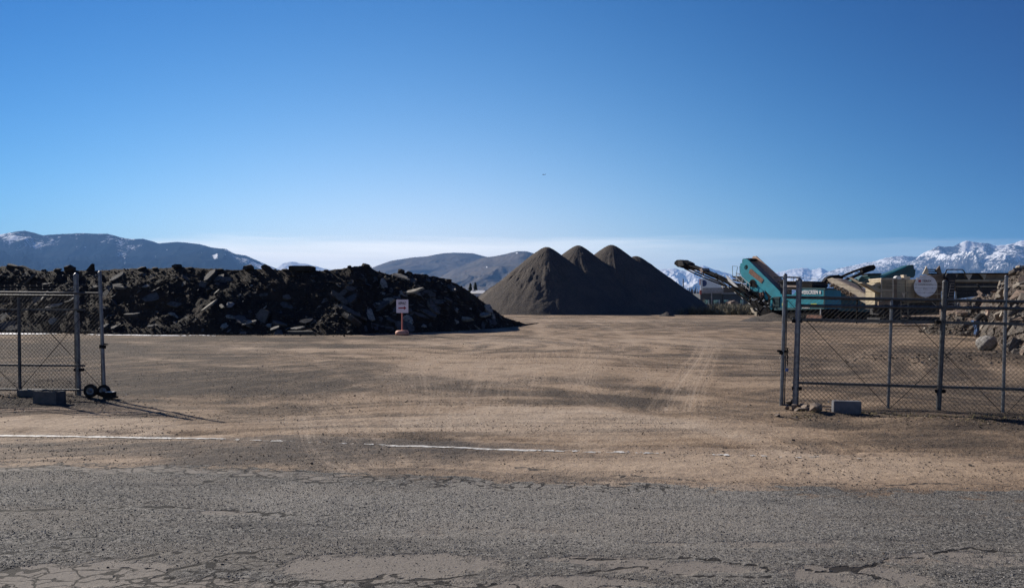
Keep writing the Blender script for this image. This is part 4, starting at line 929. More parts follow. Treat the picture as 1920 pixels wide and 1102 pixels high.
def barbed(a, b, sag, parent, seed=0, r=.0024):
    a = Vector(a); b = Vector(b); L = (b-a).length; k = max(2, int(L/.35)); mb = MB(); rgb = random.Random(seed); pts = []
    for i in range(k+1):
        q = i/k; pts.append(a+(b-a)*q+Vector((0, 0, -4*sag*q*(1-q)+rgb.uniform(-.004, .004))))
    mb.path(pts, r, 4)
    d = (b-a).normalized(); s = .06
    while s < L:
        q = s/L*k; i = min(int(q), k-1); p = pts[i].lerp(pts[i+1], q-i)
        for an in (0.6, 2.2):
            v = Vector((0, math.cos(an), math.sin(an)))*.022+d*rgb.uniform(-.006, .006); mb.tube(p-v*.7, p+v*.7, r*.45, r*.3, 3, cap=False)
        mb.tube(p-d*.008, p+d*.008, r*1.4, r*1.4, 5)
        s += .125
    return mb.build('barbed_wire', M['barb'], parent, recalc=False)
def offs(v, t, fl): return Vector(v)+fl.pl.n*t

# --- right fixed fence: foot line traced through the two posts (photo 1491,757) and (1760,778)
A = P(1491, 764); B = P(1762, 778); B = Vector((B.x, A.y-(B.x-A.x)*.20, 0)); FR = FenceLine(A, B)
FT_ = .09                                                   # the gate slides this far behind the fence
fr = empty('chain_link_fence', (A.x, A.y, 0), 'fixed chain-link fence with barbed wire on the right, first post beside the rocks', 'fence', 'chain-link fences either side of the entrance')
post(FR, (1490.5, 764), (1498.5, 527), 10, 'post', fr, M['galv'], bands=(545, 558, 572, 588, 623, 660, 692, 728, 741))
post(FR, (1759, 778), (1772, 530), 9, 'post', fr, M['galv_old'], bands=(575, 600, 660, 722))
post(FR, (2120, 796), (2136, 536), 9, 'post', fr, M['galv_old'], bands=(600, 722))
tube_part(FR, (1499, 573), (2160, 582), 6.2, 'top_rail', fr, M['galv_old'])
# slide tracks carried by the posts, just behind
for y0, y1 in ((598, 607), (717, 731)):
    a = FR(1486, y0, .06); b = FR(2160, y1+6, .06); mb = MB(); mb.beam(a, b, .05, .042); mb.build('track_rail', M['galv_old'], fr)
for px_b in (1494, 1763):
    for py_b in ((602, 728) if px_b < 1600 else (603, 733)):
        a = FR(px_b-9, py_b, .02); b = FR(px_b+9, py_b, .02); mb = MB(); mb.beam(a, b, .07, .055); mb.tube(FR(px_b-6, py_b, -.06), FR(px_b-6, py_b, .08), .009, n=6); mb.tube(FR(px_b+6, py_b, -.06), FR(px_b+6, py_b, .08), .009, n=6); mb.build('roller_bracket', M['black'], fr)
a = FR(1501, 574, -.02); b = FR(1496, 766, -.02); mb = MB(); mb.tube(a, b, .008, n=6); mb.build('tension_bar', M['galv_old'], fr)
for i, (ya, yb) in enumerate(((530, 541), (541, 549), (552, 561))):
    barbed(FR(1497, ya), FR(1772, yb), .008+.01*i, fr, i); barbed(FR(1772, yb), FR(2136, yb+4), .01, fr, i+5)
chain_link([FR(1499, 766), FR(2160, 792), FR(2160, 583), FR(1501, 574)], fr, seed=1)
# --- right sliding gate leaf
gr_ = empty('sliding_gate', (FR(1468, 764, FT_).x, FR(1468, 764, FT_).y, 0), 'open right sliding gate leaf of chain-link, its latch upright left of the rocks', 'sliding gate', 'sliding gates of the entrance')
post(FR, (1465, 760), (1472.5, 517), 7, 'upright', gr_, M['galv'], FT_, bands=(557, 620, 668, 710, 750))
a = FR(1470.5, 560, FT_); b = FR(1468, 764, FT_); mb = MB(); mb.tube(FR(1476, 562, FT_), FR(1470.5, 766, FT_), .010, n=8); mb.build('tension_bar', M['galv_old'], gr_)
post(FR, (1665, 768), (1672, 560), 5.4, 'upright', gr_, M['galv'], FT_, cap=False); post(FR, (1880, 779), (1887, 519), 5.8, 'upright', gr_, M['galv'], FT_, bands=(553,))
post(FR, (2095, 790), (2100, 566), 5.4, 'upright', gr_, M['galv_old'], FT_, cap=False)
tube_part(FR, (1472, 557), (2140, 570), 6.0, 'top_rail', gr_, M['galv_old'], FT_); tube_part(FR, (1466, 760), (2140, 791), 6.4, 'bottom_rail', gr_, M['galv_old'], FT_)
for p, q in (((1476, 562), (1665, 764)), ((1674, 563), (1880, 775)), ((1884, 563), (1668, 766)), ((1889, 566), (2095, 786)), ((2099, 568), (1884, 777))):
    mb = MB(); mb.tube(FR(*p, FT_+.01), FR(*q, FT_+.01), .0052, n=6); mb.build('truss_rod', M['black'], gr_)
# short stay and arms at the top of the leading upright
mb = MB(); mb.tube(FR(1450, 519.5, FT_), FR(1499, 520.5, FT_), .010, n=6); mb.build('wire_arm', M['galv_old'], gr_)
barbed(FR(1499, 520.5, FT_), FR(1887, 533, FT_), .05, gr_, 21)
chain_link([FR(1474, 764, FT_), FR(2140, 792, FT_), FR(2140, 566, FT_), FR(1478, 558, FT_)], gr_, seed=2, knuckles=False)
mb = MB(); mb.beam(FR(1457, 657.5, FT_), FR(1478, 659, FT_), .05, .035); mb.beam(FR(1461, 661, FT_), FR(1468, 661.5, FT_), .07, .05); mb.build('latch', M['black'], gr_)
# hanging chain with a blue padlock
ch = empty('padlock_chain', FR(1476, 655, FT_-.05), 'short dark chain with a small blue padlock hanging from the right gate upright', 'chain')
mb = MB(); pts = [FR(1473.5, 652, FT_-.06), FR(1477, 653, FT_-.09)]
for i in range(13): pts.append(FR(1476.3+math.sin(i*1.4)*.7, 655+i*2.45, FT_-.09))
for i in range(len(pts)-1):
    d = pts[i+1]-pts[i]; mb.tube(pts[i]-d*.15, pts[i+1]+d*.15, .008 if i % 2 else .012, n=6)
mb.build('links', M['black'], ch)
mb = MB(); c_ = FR(1475.5, 693, FT_-.09); mb.box(c_, .05, .025, .055, bev=.008); mb.build('padlock_body', simple('blue_padlock', (.05, .10, .28), None, 5, .5), ch)
mb = MB(); mb.path([c_+Vector((-.016, 0, .02)), c_+Vector((-.016, 0, .05)), c_+Vector((0, 0, .065)), c_+Vector((.016, 0, .05)), c_+Vector((.016, 0, .02))], .005, 6); mb.build('shackle', M['galv'], ch)

# --- left fence, mirror arrangement
A = P(148.5, 746); B = P(-300, 738); B = Vector((B.x, A.y+(A.x-B.x)*.13, 0)); FL = FenceLine(B, A)
lf = empty('chain_link_fence', (A.x, A.y, 0), 'fixed chain-link fence with barbed wire at the left edge, behind the concrete blocks', 'fence', 'chain-link fences either side of the entrance')
post(FL, (148, 747), (142.5, 517), 8.5, 'post', lf, M['galv'], bands=(521, 538, 549, 556, 565, 595, 636, 668, 693, 722))
post(FL, (-215, 742), (-232, 510), 9, 'post', lf, M['galv_old'], bands=(556, 595))
tube_part(FL, (-300, 551), (140, 554.5), 3.8, 'top_rail', lf, M['galv_old'])
for y0, y1 in ((579.5, 580.7), (683, 685.3)):
    a = FL(-300, y0-1, -.06); b = FL(158.5, y1, -.06); mb = MB(); mb.beam(a, b, .04, .034); mb.build('track_rail', M['galv_old'], lf)
for py_b in (583, 693): mb = MB(); mb.beam(FL(140, py_b, 0), FL(156, py_b, 0), .06, .05); mb.build('roller_bracket', M['black'], lf)
for i, ya in enumerate((516, 522.5, 535.5, 541)):
    if i != 1: barbed(FL(-232, ya), FL(142.5, ya+.4), .01, lf, i+30)
mb = MB(); mb.tube(FL(139, 555, .02), FL(141.5, 745, .02), .008, n=6); mb.build('tension_bar', M['galv_old'], lf)
chain_link([FL(-300, 741), FL(146, 747), FL(140, 556), FL(-300, 552)], lf, seed=3)
GT = -.10
gl_ = empty('sliding_gate', (FL(195, 738, GT).x, FL(195, 738, GT).y, 0), 'open left sliding gate leaf of chain-link with two wheels under its upright', 'sliding gate', 'sliding gates of the entrance')
post(FL, (195.5, 733), (187, 512), 6.3, 'upright', gl_, M['galv'], GT, bands=(549, 585, 643, 700)); post(FL, (37.5, 735), (35, 558), 5.6, 'upright', gl_, M['galv_old'], GT, cap=False); post(FL, (-140, 735), (-146, 552), 5.4, 'upright', gl_, M['galv_old'], GT, cap=False)
tube_part(FL, (-290, 545), (188, 549.8), 3.8, 'top_rail', gl_, M['galv_old'], GT); tube_part(FL, (-290, 728), (196, 731), 3.6, 'bottom_rail', gl_, M['galv_old'], GT)
for p, q in (((189, 551), (38, 730)), ((36, 560), (192, 729)), ((35, 560), (-140, 730)), ((-144, 554), (36, 731))):
    mb = MB(); mb.tube(FL(*p, GT+.01), FL(*q, GT+.01), .005, n=6); mb.build('truss_rod', M['black'], gl_)
mb = MB(); mb.tube(FL(187, 552, GT), FL(191, 731, GT), .007, n=6); mb.build('tension_bar', M['black'], gl_)
for i, ya in enumerate((516, 534, 541)): barbed(FL(-200, ya, GT), FL(188, ya-.5, GT), .01, gl_, i+40)
chain_link([FL(-290, 733, GT), FL(191, 732, GT), FL(187, 551, GT), FL(-290, 548, GT)], gl_, seed=4, knuckles=False)
mb = MB(); p = FL(192, 646, GT); mb.beam(FL(188, 649, GT), FL(197, 650, GT), .06, .06); mb.beam(FL(196, 644.5, GT-.02), FL(202, 645.5, GT-.02), .03, .018); mb.build('latch', M['black'], gl_)
wz = surf(FL(170, 740, GT).x, FL(170, 740, GT).y)
for k, (wx, wy, tt, rr) in enumerate(((170, 738, GT-.10, .115), (194.5, 736, GT-.02, .11))):
    c_ = FL(wx, wy, tt); c_.z = max(c_.z, wz+rr*.96); w = empty('wheel', c_); w.parent = gl_; w.matrix_parent_inverse = Matrix.Translation(gl_.location).inverted(); w['_w'] = 1
    ax = (FL.pl.n+FL.pl.u*-.25).normalized()
    mb = MB(); mb.wheel(c_, ax, rr, .06, 28, prof=[(rr*.55, -.024), (rr*.62, -.03), (rr*.9, -.03), (rr, -.018), (rr, .018), (rr*.9, .03), (rr*.62, .03), (rr*.55, .024)]); tyre = mb.mesh('tyre')
    mb2 = MB(); mb2.wheel(c_, ax, rr*.55, .03, 20, prof=[(0, -.03), (rr*.18, -.032), (rr*.2, -.012), (rr*.48, -.010), (rr*.56, -.026), (rr*.56, .026), (rr*.48, .010), (rr*.2, .012), (rr*.18, .032), (0, .03)]); rim = mb2.mesh('rim')
    for nm, me_, mt in (('tyre', tyre, M['rubber']), ('rim', rim, M['galv'])):
        o = bpy.data.objects.new(nm, me_); C.objects.link(o); me_.materials.append(mt); o.parent = w; o.matrix_parent_inverse = Matrix.Translation(c_).inverted()
mb = MB(); mb.beam(FL(168, 737, GT-.05), FL(200, 738, GT-.05), .05, .05); mb.box(FL(206, 740, GT-.08), .16, .14, .10); mb.beam(FL(200, 744.5, GT-.1), FL(218, 744.5, GT-.1), .12, .025); mb.build('wheel_carriage', M['black'], gl_)
mb = MB(); mb.box(FL(207, 734.5, GT-.08), .13, .10, .012); mb.build('carriage_lid', M['pale'], gl_)
# fence segments just outside the frame cast their shadows on the road edge
# ------------------------------------------------------------------ blocks and stones at the feet of the gates
def block(px, py, w, h, d, yaw, mat, label, holes=True, z0=None):
    c = P(px, py); z = surf(c.x, c.y) if z0 is None else z0; o_ = empty('concrete_block', (c.x, c.y, z-.01), label, 'concrete block', rz=yaw)
    R = Matrix.Rotation(yaw, 3, 'Z'); mb = MB(); base = Vector((c.x, c.y, z-.01))
    if holes:
        t = .032
        for (x, y, sx, sy) in ((0, -d/2+t/2, w, t), (0, d/2-t/2, w, t), (-w/2+t/2, 0, t, d-2*t), (w/2-t/2, 0, t, d-2*t), (0, 0, t, d-2*t)):
            mb.box(base+R@Vector((x, y, h/2)), sx, sy, h, R, bev=.004)
    else: mb.box(base+Vector((0, 0, h/2)), w, d, h, R, bev=.008)
    me_ = mb.mesh('concrete_block'); bpy.data.objects.remove(o_)
    o_ = link('concrete_block', me_, mat); return tag(o_, label, 'concrete block')
block(1586.5, 781, .405, .20, .15, R_(-9), M['cmu'], 'grey rectangular concrete block standing at the foot of the right gate, beside the rocks', holes=False)
block(93, 757, .47, .215, .21, R_(-14), M['cmu_dk'], 'dark hollow concrete block at the foot of the left fence post, holes upward')
block(60, 748, .40, .12, .2, R_(6), M['cmu_dk'], 'low dark concrete block half buried behind the hollow one at the left fence', holes=False)
ROCKS = [(1484, 762, .20, .13, .13, 'small dark rounded stone tucked behind the rocks at the base of the right gate'), (1487, 772, .22, .17, .16, 'pale buff angular rock leaning at the foot of the first gate post'), (1503, 766, .30, .2, .13, 'reddish brown flat rock behind the buff one at the gate post'),
         (1499, 778, .24, .18, .08, 'pale low stone in front of the rock pile at the right gate'), (1531, 781, .30, .26, .19, 'largest dark brown angular rock of the pile, casting a shadow to the right'), (1456, 784, .13, .10, .09, 'dark stone lying alone left of the rock pile'),
         (1489, 790, .17, .1, .05, 'flat pale stone sunk in the dirt in front of the rock pile'), (1511, 775, .15, .13, .09, 'small stone between the buff and the dark rock'), (1474, 770, .12, .1, .09, 'small buff stone at the left end of the rock pile'), (1557, 778, .10, .08, .06, 'small dark stone between the largest rock and the block')]
for k, (px, py, a, bb, c, lab) in enumerate(ROCKS):
    me_ = hull(400+k, 10, (1, 1, 1)); q = P(px, py); z = surf(q.x, q.y); me_.materials.append(M['stone'])
    o = bpy.data.objects.new('rock', me_); C.objects.link(o); o.location = (q.x, q.y, z+c*.33); o.scale = (a*1.1, bb*1.1, c*1.1); o.rotation_euler = (.15*math.sin(k), .2*math.cos(k*2), k*.9)
    tag(o, lab, 'rock', 'rocks at the foot of the right gate')
# dry weeds at the fence foot
def weeds(name, spots_, n, hgt, mat, label):
    V_ = []; F_ = []; rgw = random.Random(9)
    for (px, py, sx, sy, cnt_) in spots_:
        for _ in range(cnt_):
            q = P(px+rgw.gauss(0, sx), py+rgw.gauss(0, sy)); z = surf(q.x, q.y)
            for _ in range(n):
                a = rgw.uniform(0, 6.28); l = hgt*rgw.uniform(.4, 1.2); d = Vector((math.cos(a), math.sin(a), 0)); p0 = Vector((q.x, q.y, z-.005))+d*rgw.uniform(0, .02); tip = p0+d*l*rgw.uniform(.3, 1.1)+Vector((0, 0, l*rgw.uniform(.3, 1))); s_ = d.cross(Vector((0, 0, 1)))*.0035
                b_ = len(V_); V_ += [p0-s_, p0+s_, tip]; F_.append((b_, b_+1, b_+2))
    o = link(name, npmesh(name, [tuple(v) for v in V_], F_), mat); tag(o, label, 'weeds', kind='stuff')
M['dryweed'] = simple('dry_weed', (.20, .16, .075), (.11, .10, .045), 8, .9, 0, 0)
weeds('dry_weeds', [(1510, 783, 18, 3, 26), (1620, 780, 22, 3, 30), (1760, 786, 60, 3, 60), (1860, 794, 50, 5, 80), (60, 750, 50, 4, 40), (120, 742, 20, 3, 16), (1700, 782, 40, 2, 30)], 9, .055, M['dryweed'], 'sparse low dry weeds along the foot of the fences')
# ------------------------------------------------------------------ arrow sign in front of the heap
sb = P(754, 628); Ys = sb.y; sgn = empty('directional_sign', (sb.x, sb.y, 0), 'white board lettered ASPHALT over a red arrow on a red post', 'sign')
mb = MB(); mb.box(at(754.3, 574, Ys), (765.5-743)/F*Ys, .03, (586.5-561.5)/F*Ys, bev=.006); mb.build('sign_board', M['signboard'], sgn)
bp = at(754.3, 574, Ys-.022); text('ASPHALT', 'lettering', M['darktext'], at(754.3, 568.3, Ys-.02), (1, 0, 0), (0, 0, 1), 15/F*Ys, sgn, .02, .004, 5.2/F*Ys)
pl_ = lambda px, py: at(px, py, Ys-.019)
mb = MB(); mb.prism([pl_(747, 576), pl_(757.5, 576), pl_(757.5, 573.6), pl_(762, 577.3), pl_(757.5, 581), pl_(757.5, 578.6), pl_(747, 578.6)], (0, -.004, 0)); mb.build('arrow', M['red'], sgn)
mb = MB(); mb.tube(at(754, 620, Ys+.04), at(754.3, 562, Ys+.04), 1.4/F*Ys, n=10); mb.build('post', M['signpost'], sgn)
mb = MB(); mb.wheel((sb.x, Ys, .14), (0, 0, 1), .36, .26, 32, prof=[(0, -.15), (.30, -.15), (.345, -.12), (.36, -.04), (.35, .04), (.29, .10), (.12, .115), (.0, .115)]); o = mb.build('base', M['signbase'], sgn)

# clods and churned stones along the fence feet
cl_pos = []; cl_s = []
for (px, py, sx, sy, n_) in [(1800, 790, 90, 5, 420), (1530, 786, 50, 5, 220), (1890, 800, 40, 5, 200), (60, 750, 80, 6, 420), (95, 722, 60, 5, 160), (200, 752, 60, 5, 120), (1660, 784, 60, 3, 120)]:
    for _ in range(n_):
        q = P(px+rg.gauss(0, sx), py+rg.gauss(0, sy)); s = .012+.05*rg.random()**3; cl_pos.append((q.x, q.y, surf(q.x, q.y)+s*.15)); cl_s.append((s, s, s*.8))
o = link('dirt_clods', scatter('dirt_clods', pebs, cl_pos, [(rg.uniform(-.5, .5), rg.uniform(-.5, .5), rg.uniform(0, 6)) for _ in cl_pos], cl_s), mat_tint('dirt_clods', [(.13, .095, .068), (.09, .066, .05), (.17, .13, .10), (.06, .048, .04), (.11, .085, .07), (.24, .20, .16)], .95, 40, .4, .006)); tag(o, 'brown dirt clods and small stones heaped along the foot of the fences', 'dirt clods', kind='stuff')
# ================================================================== TEAL MOBILE SCREENER (long axis runs away to the left)
O = P(1546, 604); O = Vector((O.x*80/O.y, 80, 0)); TH_ = R_(33); UA = Vector((-math.sin(TH_), math.cos(TH_), 0)); PA = Plane(O, UA, (math.cos(TH_), math.sin(TH_), 0))
def pp(PL, mb, pts, t0, t1, mi=0): mb.prism([PL(*p)+PL.n*t0 for p in pts], PL.n*(t1-t0), mi)
def part(name, mat, root, PL, polys):
    mb = MB()
    for pts, t0, t1 in polys: pp(PL, mb, pts, t0, t1)
    return mb.build(name, mat, root)
def pbar(name, mat, root, PL, segs):
    """segs: (p, q, width_px, t)"""
    mb = MB()
    for p, q, w, t in segs:
        a = PL(*p)+PL.n*t; b = PL(*q)+PL.n*t; mb.tube(a, b, w/F*a.y/2, w/F*b.y/2, 8)
    return mb.build(name, mat, root)
def pbeam(name, mat, root, PL, segs):
    mb = MB()
    for p, q, h, t0, t1 in segs:
        a = PL(*p)+PL.n*(t0+t1)/2; b = PL(*q)+PL.n*(t0+t1)/2; mb.beam(a, b, abs(t1-t0), h/F*a.y, side=PL.n)
    return mb.build(name, mat, root)
W_ = 2.7
S = empty('mobile_screener', (O.x, O.y, 0), 'teal mobile screening machine with a steep belt and a long black side conveyor', 'screener')
body = part('body', M['teal'], S, PA, [([(1453, 558), (1470, 552), (1487, 553), (1497, 541), (1546, 542), (1546, 579), (1500, 580), (1452, 581)], 0, W_)])
part('body_trim', M['teal_dk'], S, PA, [([(1495, 539), (1548, 540), (1548, 542.4), (1495, 541.4)], -.06, W_+.05), ([(1452, 576.5), (1546, 577), (1546, 579.5), (1452, 581.5)], -.04, 0), ([(1544.6, 543), (1546.4, 543), (1546.4, 577), (1544.6, 577)], -.05, 0)])
g = part('engine_grille', M['dkgrey'], S, PA, [([(1450.5, 557), (1463, 556), (1462, 576), (1449, 577)], -.06, .0)]); 
for k in range(7): part('louvre', M['teal_dk'], g, PA, [([(1451, 559+k*2.5), (1462, 558.2+k*2.5), (1462, 559.3+k*2.5), (1451, 560.1+k*2.5)], -.10, -.06)])
part('access_panel', M['teal'], S, PA, [([(1447, 553), (1466, 551), (1467, 556), (1447, 558)], -.03, .4), ([(1445, 558), (1449, 557), (1448, 580), (1444, 580)], -.05, .5)])
part('sticker', M['yellow'], S, PA, [([(1466.5, 568), (1470.5, 568), (1470.5, 573.5), (1466.5, 573.5)], -.02, 0)]); part('sticker', M['yellow'], S, PA, [([(1521, 569), (1532, 569), (1532, 570.6), (1521, 570.6)], -.07, -.04)])
part('warning_strip', M['pale'], S, PA, [([(1505, 575.6), (1519, 575.6), (1519, 577.8), (1505, 577.8)], -.07, -.045)])
pa = PA(1514, 547.7)-PA.n*.04; ur = -UA
text('POWERSCREEN', 'lettering', M['white'], pa, ur, (0, 0, 1), (PA(1493, 548)-PA(1532.5, 548)).length, S, .025, .01, (PA(1514, 543.8)-PA(1514, 551.3)).length)
part('logo_mark', M['pale'], S, PA, [([(1536.5, 545), (1539.5, 545), (1539.5, 551), (1536.5, 551)], -.04, 0)])
# feed hopper on top
part('feed_hopper', M['dkgrey'], S, PA, [([(1462, 527.5), (1521, 528), (1523, 536), (1516, 543), (1470, 543), (1461, 537)], .1, W_-.1)])
part('hopper_rim', M['black'], S, PA, [([(1459, 526.5), (1524, 527.3), (1524, 530), (1459, 529.4)], -.05, W_+.05), ([(1500, 528), (1523, 528), (1523, 540), (1500, 538)], -.02, .1)])
part('hopper_skirt', M['belt'], S, PA, [([(1470, 534.5), (1512, 535.5), (1512, 539), (1470, 538)], .02, .1)])
pbar('hopper_rail', M['dkgrey'], S, PA, [((1455, 518.5), (1500, 519.5), 1.4, .2), ((1466, 519), (1466, 528), 1.2, .2), ((1486, 519), (1486, 528), 1.2, .2), ((1490, 519), (1498, 529), 1.2, .2)])
# steep main conveyor with belt
inc = part('main_conveyor_side', M['teal'], S, PA, [([(1391.5, 487), (1394, 484.8), (1401, 485.5), (1462, 546), (1463, 551), (1461, 562), (1456, 561), (1445, 555), (1400, 509), (1391.5, 496)], 0, .16)])
part('main_conveyor_side', M['pink'], S, PA, [([(1391.5, 487), (1396, 479.5), (1402, 479.5), (1467, 538.5), (1467, 556), (1456, 556), (1445, 552), (1400, 503), (1391.5, 492)], 1.4, 1.54)])
part('conveyor_belt', M['belt'], S, PA, [([(1397, 487.5), (1401, 489.5), (1459, 548), (1458, 553), (1440, 540), (1396, 492)], .16, 1.4)])
mb = MB(); a = PA(1396.5, 488.3); mb.tube(a+PA.n*.05, a+PA.n*1.5, .20, n=18); mb.build('head_drum', M['black'], S)
part('belt_scraper', M['black'], S, PA, [([(1391, 485), (1402, 483.8), (1406, 487), (1398, 489)], .15, 1.4)])
mb = MB()
for k in range(13):
    q = k/12; a = PA(1400+q*58, 482.5+q*58)+PA.n*1.56; mb.tube(a, a+Vector((0, 0, .22)), .03, n=5)
    if k < 12: b = PA(1400+(k+1)/12*58, 482.5+(k+1)/12*58)+PA.n*1.56; mb.tube(a+Vector((0, 0, .22)), b+Vector((0, 0, .22)), .02, n=5)
mb.build('edge_bolts', M['teal_dk'], S)
part('light_cover', M['black'], S, PA, [([(1427, 506), (1431, 508), (1433, 513), (1429, 512)], 1.55, 1.8)])
# screen box below and left of the conveyor
sbx = part('screen_box', M['teal'], S, PA, [([(1387, 494), (1392, 492.5), (1401, 508), (1408, 515), (1432, 540), (1440, 558), (1437.5, 563), (1430, 556), (1424, 548), (1412, 545), (1400, 535), (1390, 518), (1387, 510)], .06, 2.3)])
part('screen_deck', M['rust'], S, PA, [([(1406, 505), (1409, 504), (1432, 524), (1428, 531), (1404, 512)], -.04, .32)])
part('screen_frame', M['teal_dk'], S, PA, [([(1400, 522), (1404, 518), (1412, 521), (1407, 527), (1424, 546), (1434, 567), (1428, 570), (1414, 552), (1397, 538)], .3, .4)])
mb = MB()
for (x, y, r) in ((1410.5, 531, .42), (1399, 501, .26), (1417, 536, .2)): c_ = PA(x, y)+PA.n*.0; mb.tube(c_, c_+PA.n*.22, r, n=22)
mb.build('drive_wheel', M['black'], S)
part('support_frame', M['black'], S, PA, [([(1427, 520), (1432, 522), (1446, 553), (1452, 560), (1450, 566), (1441, 560), (1434, 548)], .05, 2.2), ([(1394, 507), (1397, 500), (1403, 498), (1402, 512), (1398, 521), (1393, 528)], .12, .32),
     ([(1428, 566), (1440, 560), (1452, 580), (1448, 590), (1430, 588), (1420, 578)], .2, 2.3), ([(1440, 553), (1446, 556), (1446, 582), (1440, 580)], .0, .3)])
part('pale_chute', M['pale'], S, PA, [([(1368, 516.5), (1371, 518), (1391, 538.5), (1384, 537), (1372, 527)], -.6, -.5)])
mb = MB(); rgm = random.Random(3)
for k in range(46):       # hoses, brackets and pipes around the engine bay
    x = rgm.uniform(1404, 1450); y = 545+ (x-1404)*.5+rgm.uniform(-6, 16); a = PA(x, y)+PA.n*rgm.uniform(-.3, .5); b = a+Vector((rgm.uniform(-.5, .5), rgm.uniform(-.3, .3), rgm.uniform(-.5, .4))); mb.tube(a, b, rgm.uniform(.025, .08), n=6)
mb.build('engine_plumbing', M['black'], S)
mb = MB()
for k in range(9):
    x = rgm.uniform(1405, 1448); y = 548+(x-1404)*.55+rgm.uniform(-4, 14); a = PA(x, y)-PA.n*.32; mb.box(a, rgm.uniform(.08, .3), .06, rgm.uniform(.05, .16), Matrix.Rotation(rgm.uniform(-1, 1), 3, 'Y'))
mb.build('fittings', M['pale'], S)
part('engine_bay', M['black'], S, PA, [([(1408, 556), (1424, 560), (1440, 566), (1448, 580), (1446, 594), (1426, 596), (1414, 580), (1402, 566)], .0, 2.2)])
part('red_canister', M['rust'], S, PA, [([(1424, 549), (1431, 547), (1433, 556), (1426, 558)], -.1, .2)])
# long black side conveyor to the left with its truss
sc_ = empty('side_conveyor', S.location); sc_.parent = S; sc_.matrix_parent_inverse = Matrix.Translation(S.location).inverted(); sc_['_w'] = 1
def sub(o): o.parent = sc_; o.matrix_parent_inverse = Matrix.Translation(S.location).inverted(); return o
segs = []
up = [(1270, 488.5), (1290, 497), (1316, 507), (1344, 519), (1366, 530), (1390, 543), (1412, 556), (1432, 574)]
lo = [(1276, 500), (1296, 505), (1320, 516), (1346, 527), (1368, 540), (1386, 552), (1404, 566), (1424, 584)]
for L_ in (up, lo):
    for a, b in zip(L_[:-1], L_[1:]): segs += [(a, b, 3.0, .0), (a, b, 3.0, 1.0)]
sub(pbar('truss_chord', M['black'], None, PA, segs)) 
sub(pbar('truss_web', M['black'], None, PA, [(up[i], lo[i], 1.8, t) for i in range(len(up)) for t in (0, 1.0)]+[(up[i], lo[i+1], 1.4, 0) for i in range(3, len(up)-1)]))
sub(pbar('underslung_cable', M['black'], None, PA, [(a, b, 2.6, .5) for a, b in zip([(1278, 503), (1300, 514), (1328, 526), (1356, 537)], [(1300, 514), (1328, 526), (1356, 537), (1372, 543)])]))
sub(part('conveyor_head', M['black'], None, PA, [([(1266, 491), (1270, 487.5), (1277, 487), (1290, 493), (1292, 500), (1283, 502), (1272, 500.5), (1265, 495)], -.1, 1.1)]))
sub(part('head_motor', M['dkgrey'], None, PA, [([(1274, 488), (1283, 490), (1286, 498), (1276, 499)], -.35, -.1)]))
sub(part('side_belt', M['rubber'], None, PA, [([(1280, 490), (1290, 495), (1344, 516.5), (1390, 540), (1432, 571), (1431, 573), (1389, 541.5), (1343, 518), (1289, 496.5)], .15, .85)]))
sub(part('folding_hinge', M['belt'], None, PA, [([(1313, 504), (1317, 502.5), (1320, 509), (1316, 512)], -.15, 1.1)]))
mb = MB(); c_ = PA(1343.5, 515.5)-PA.n*.1
for k in range(16):
    t = k/16*2*math.pi; t2 = (k+1)/16*2*math.pi; e = PA.u; mb.tube(c_+e*math.cos(t)*.20+Vector((0, 0, math.sin(t)*.20)), c_+e*math.cos(t2)*.20+Vector((0, 0, math.sin(t2)*.20)), .055, n=6)
sub(mb.build('hose_coil', M['black'], None))
sub(pbeam('lower_beam', M['teal_dk'], None, PA, [((1366, 541), (1424, 588), 5, 1.2, 1.5), ((1380, 548), (1418, 590), 4, .9, 1.2)]))
mb = MB()
for k in range(10):
    q = k/9; a = PA(1358+q*60, 532+q*46)-PA.n*.12; b = a+(PA(1366+q*60, 538+q*46)-PA(1358+q*60, 532+q*46))*.9; (mb.beam(a, a.lerp(b, .45), .05, .06) if k % 2 else None)
sub(mb.build('idler_bracket', M['pale'], None))
sub(part('tail_spill', M['cream_hi'], None, PA, [([(1408, 577), (1412, 578), (1416, 584), (1421, 585), (1420, 588), (1412, 586)], -.15, .2), ([(1417, 587), (1421, 588), (1420, 592), (1416, 591)], -.15, .1)]))
# walkway, rails and stair
pbar('guard_rail', M['pale'], S, PA, [((1388, 512), (1412, 533), 1.2, -.5), ((1385, 519), (1410, 543), 1.2, -.5), ((1412, 533), (1410, 546), 1.0, -.5), ((1398, 521), (1396, 536), 1.0, -.5), ((1388, 512), (1386, 528), 1.0, -.5), ((1406, 528), (1404, 541), 1, -.5)])
pbar('walkway_rail', M['dkgrey'], S, PA, [((1366.5, 498), (1366.5, 519), .8, .6), ((1366.5, 498.5), (1376, 499), .6, .6), ((1380, 498.5), (1381, 518), .8, .6), ((1376, 500), (1373, 518), .9, .6), ((1380, 499), (1383, 504), .6, .6), ((1383, 504), (1389, 505), .6, .6), ((1372, 512), (1387, 514), .7, .6)])
part('walkway', M['dkgrey'], S, PA, [([(1371, 517.5), (1390, 517.5), (1394, 525), (1392, 527), (1372, 520)], .2, 1.4), ([(1375, 523), (1396, 528), (1396, 531), (1376, 526)], -.2, .9), ([(1384, 531), (1399, 536), (1399, 539), (1385, 534)], -.3, .7)])
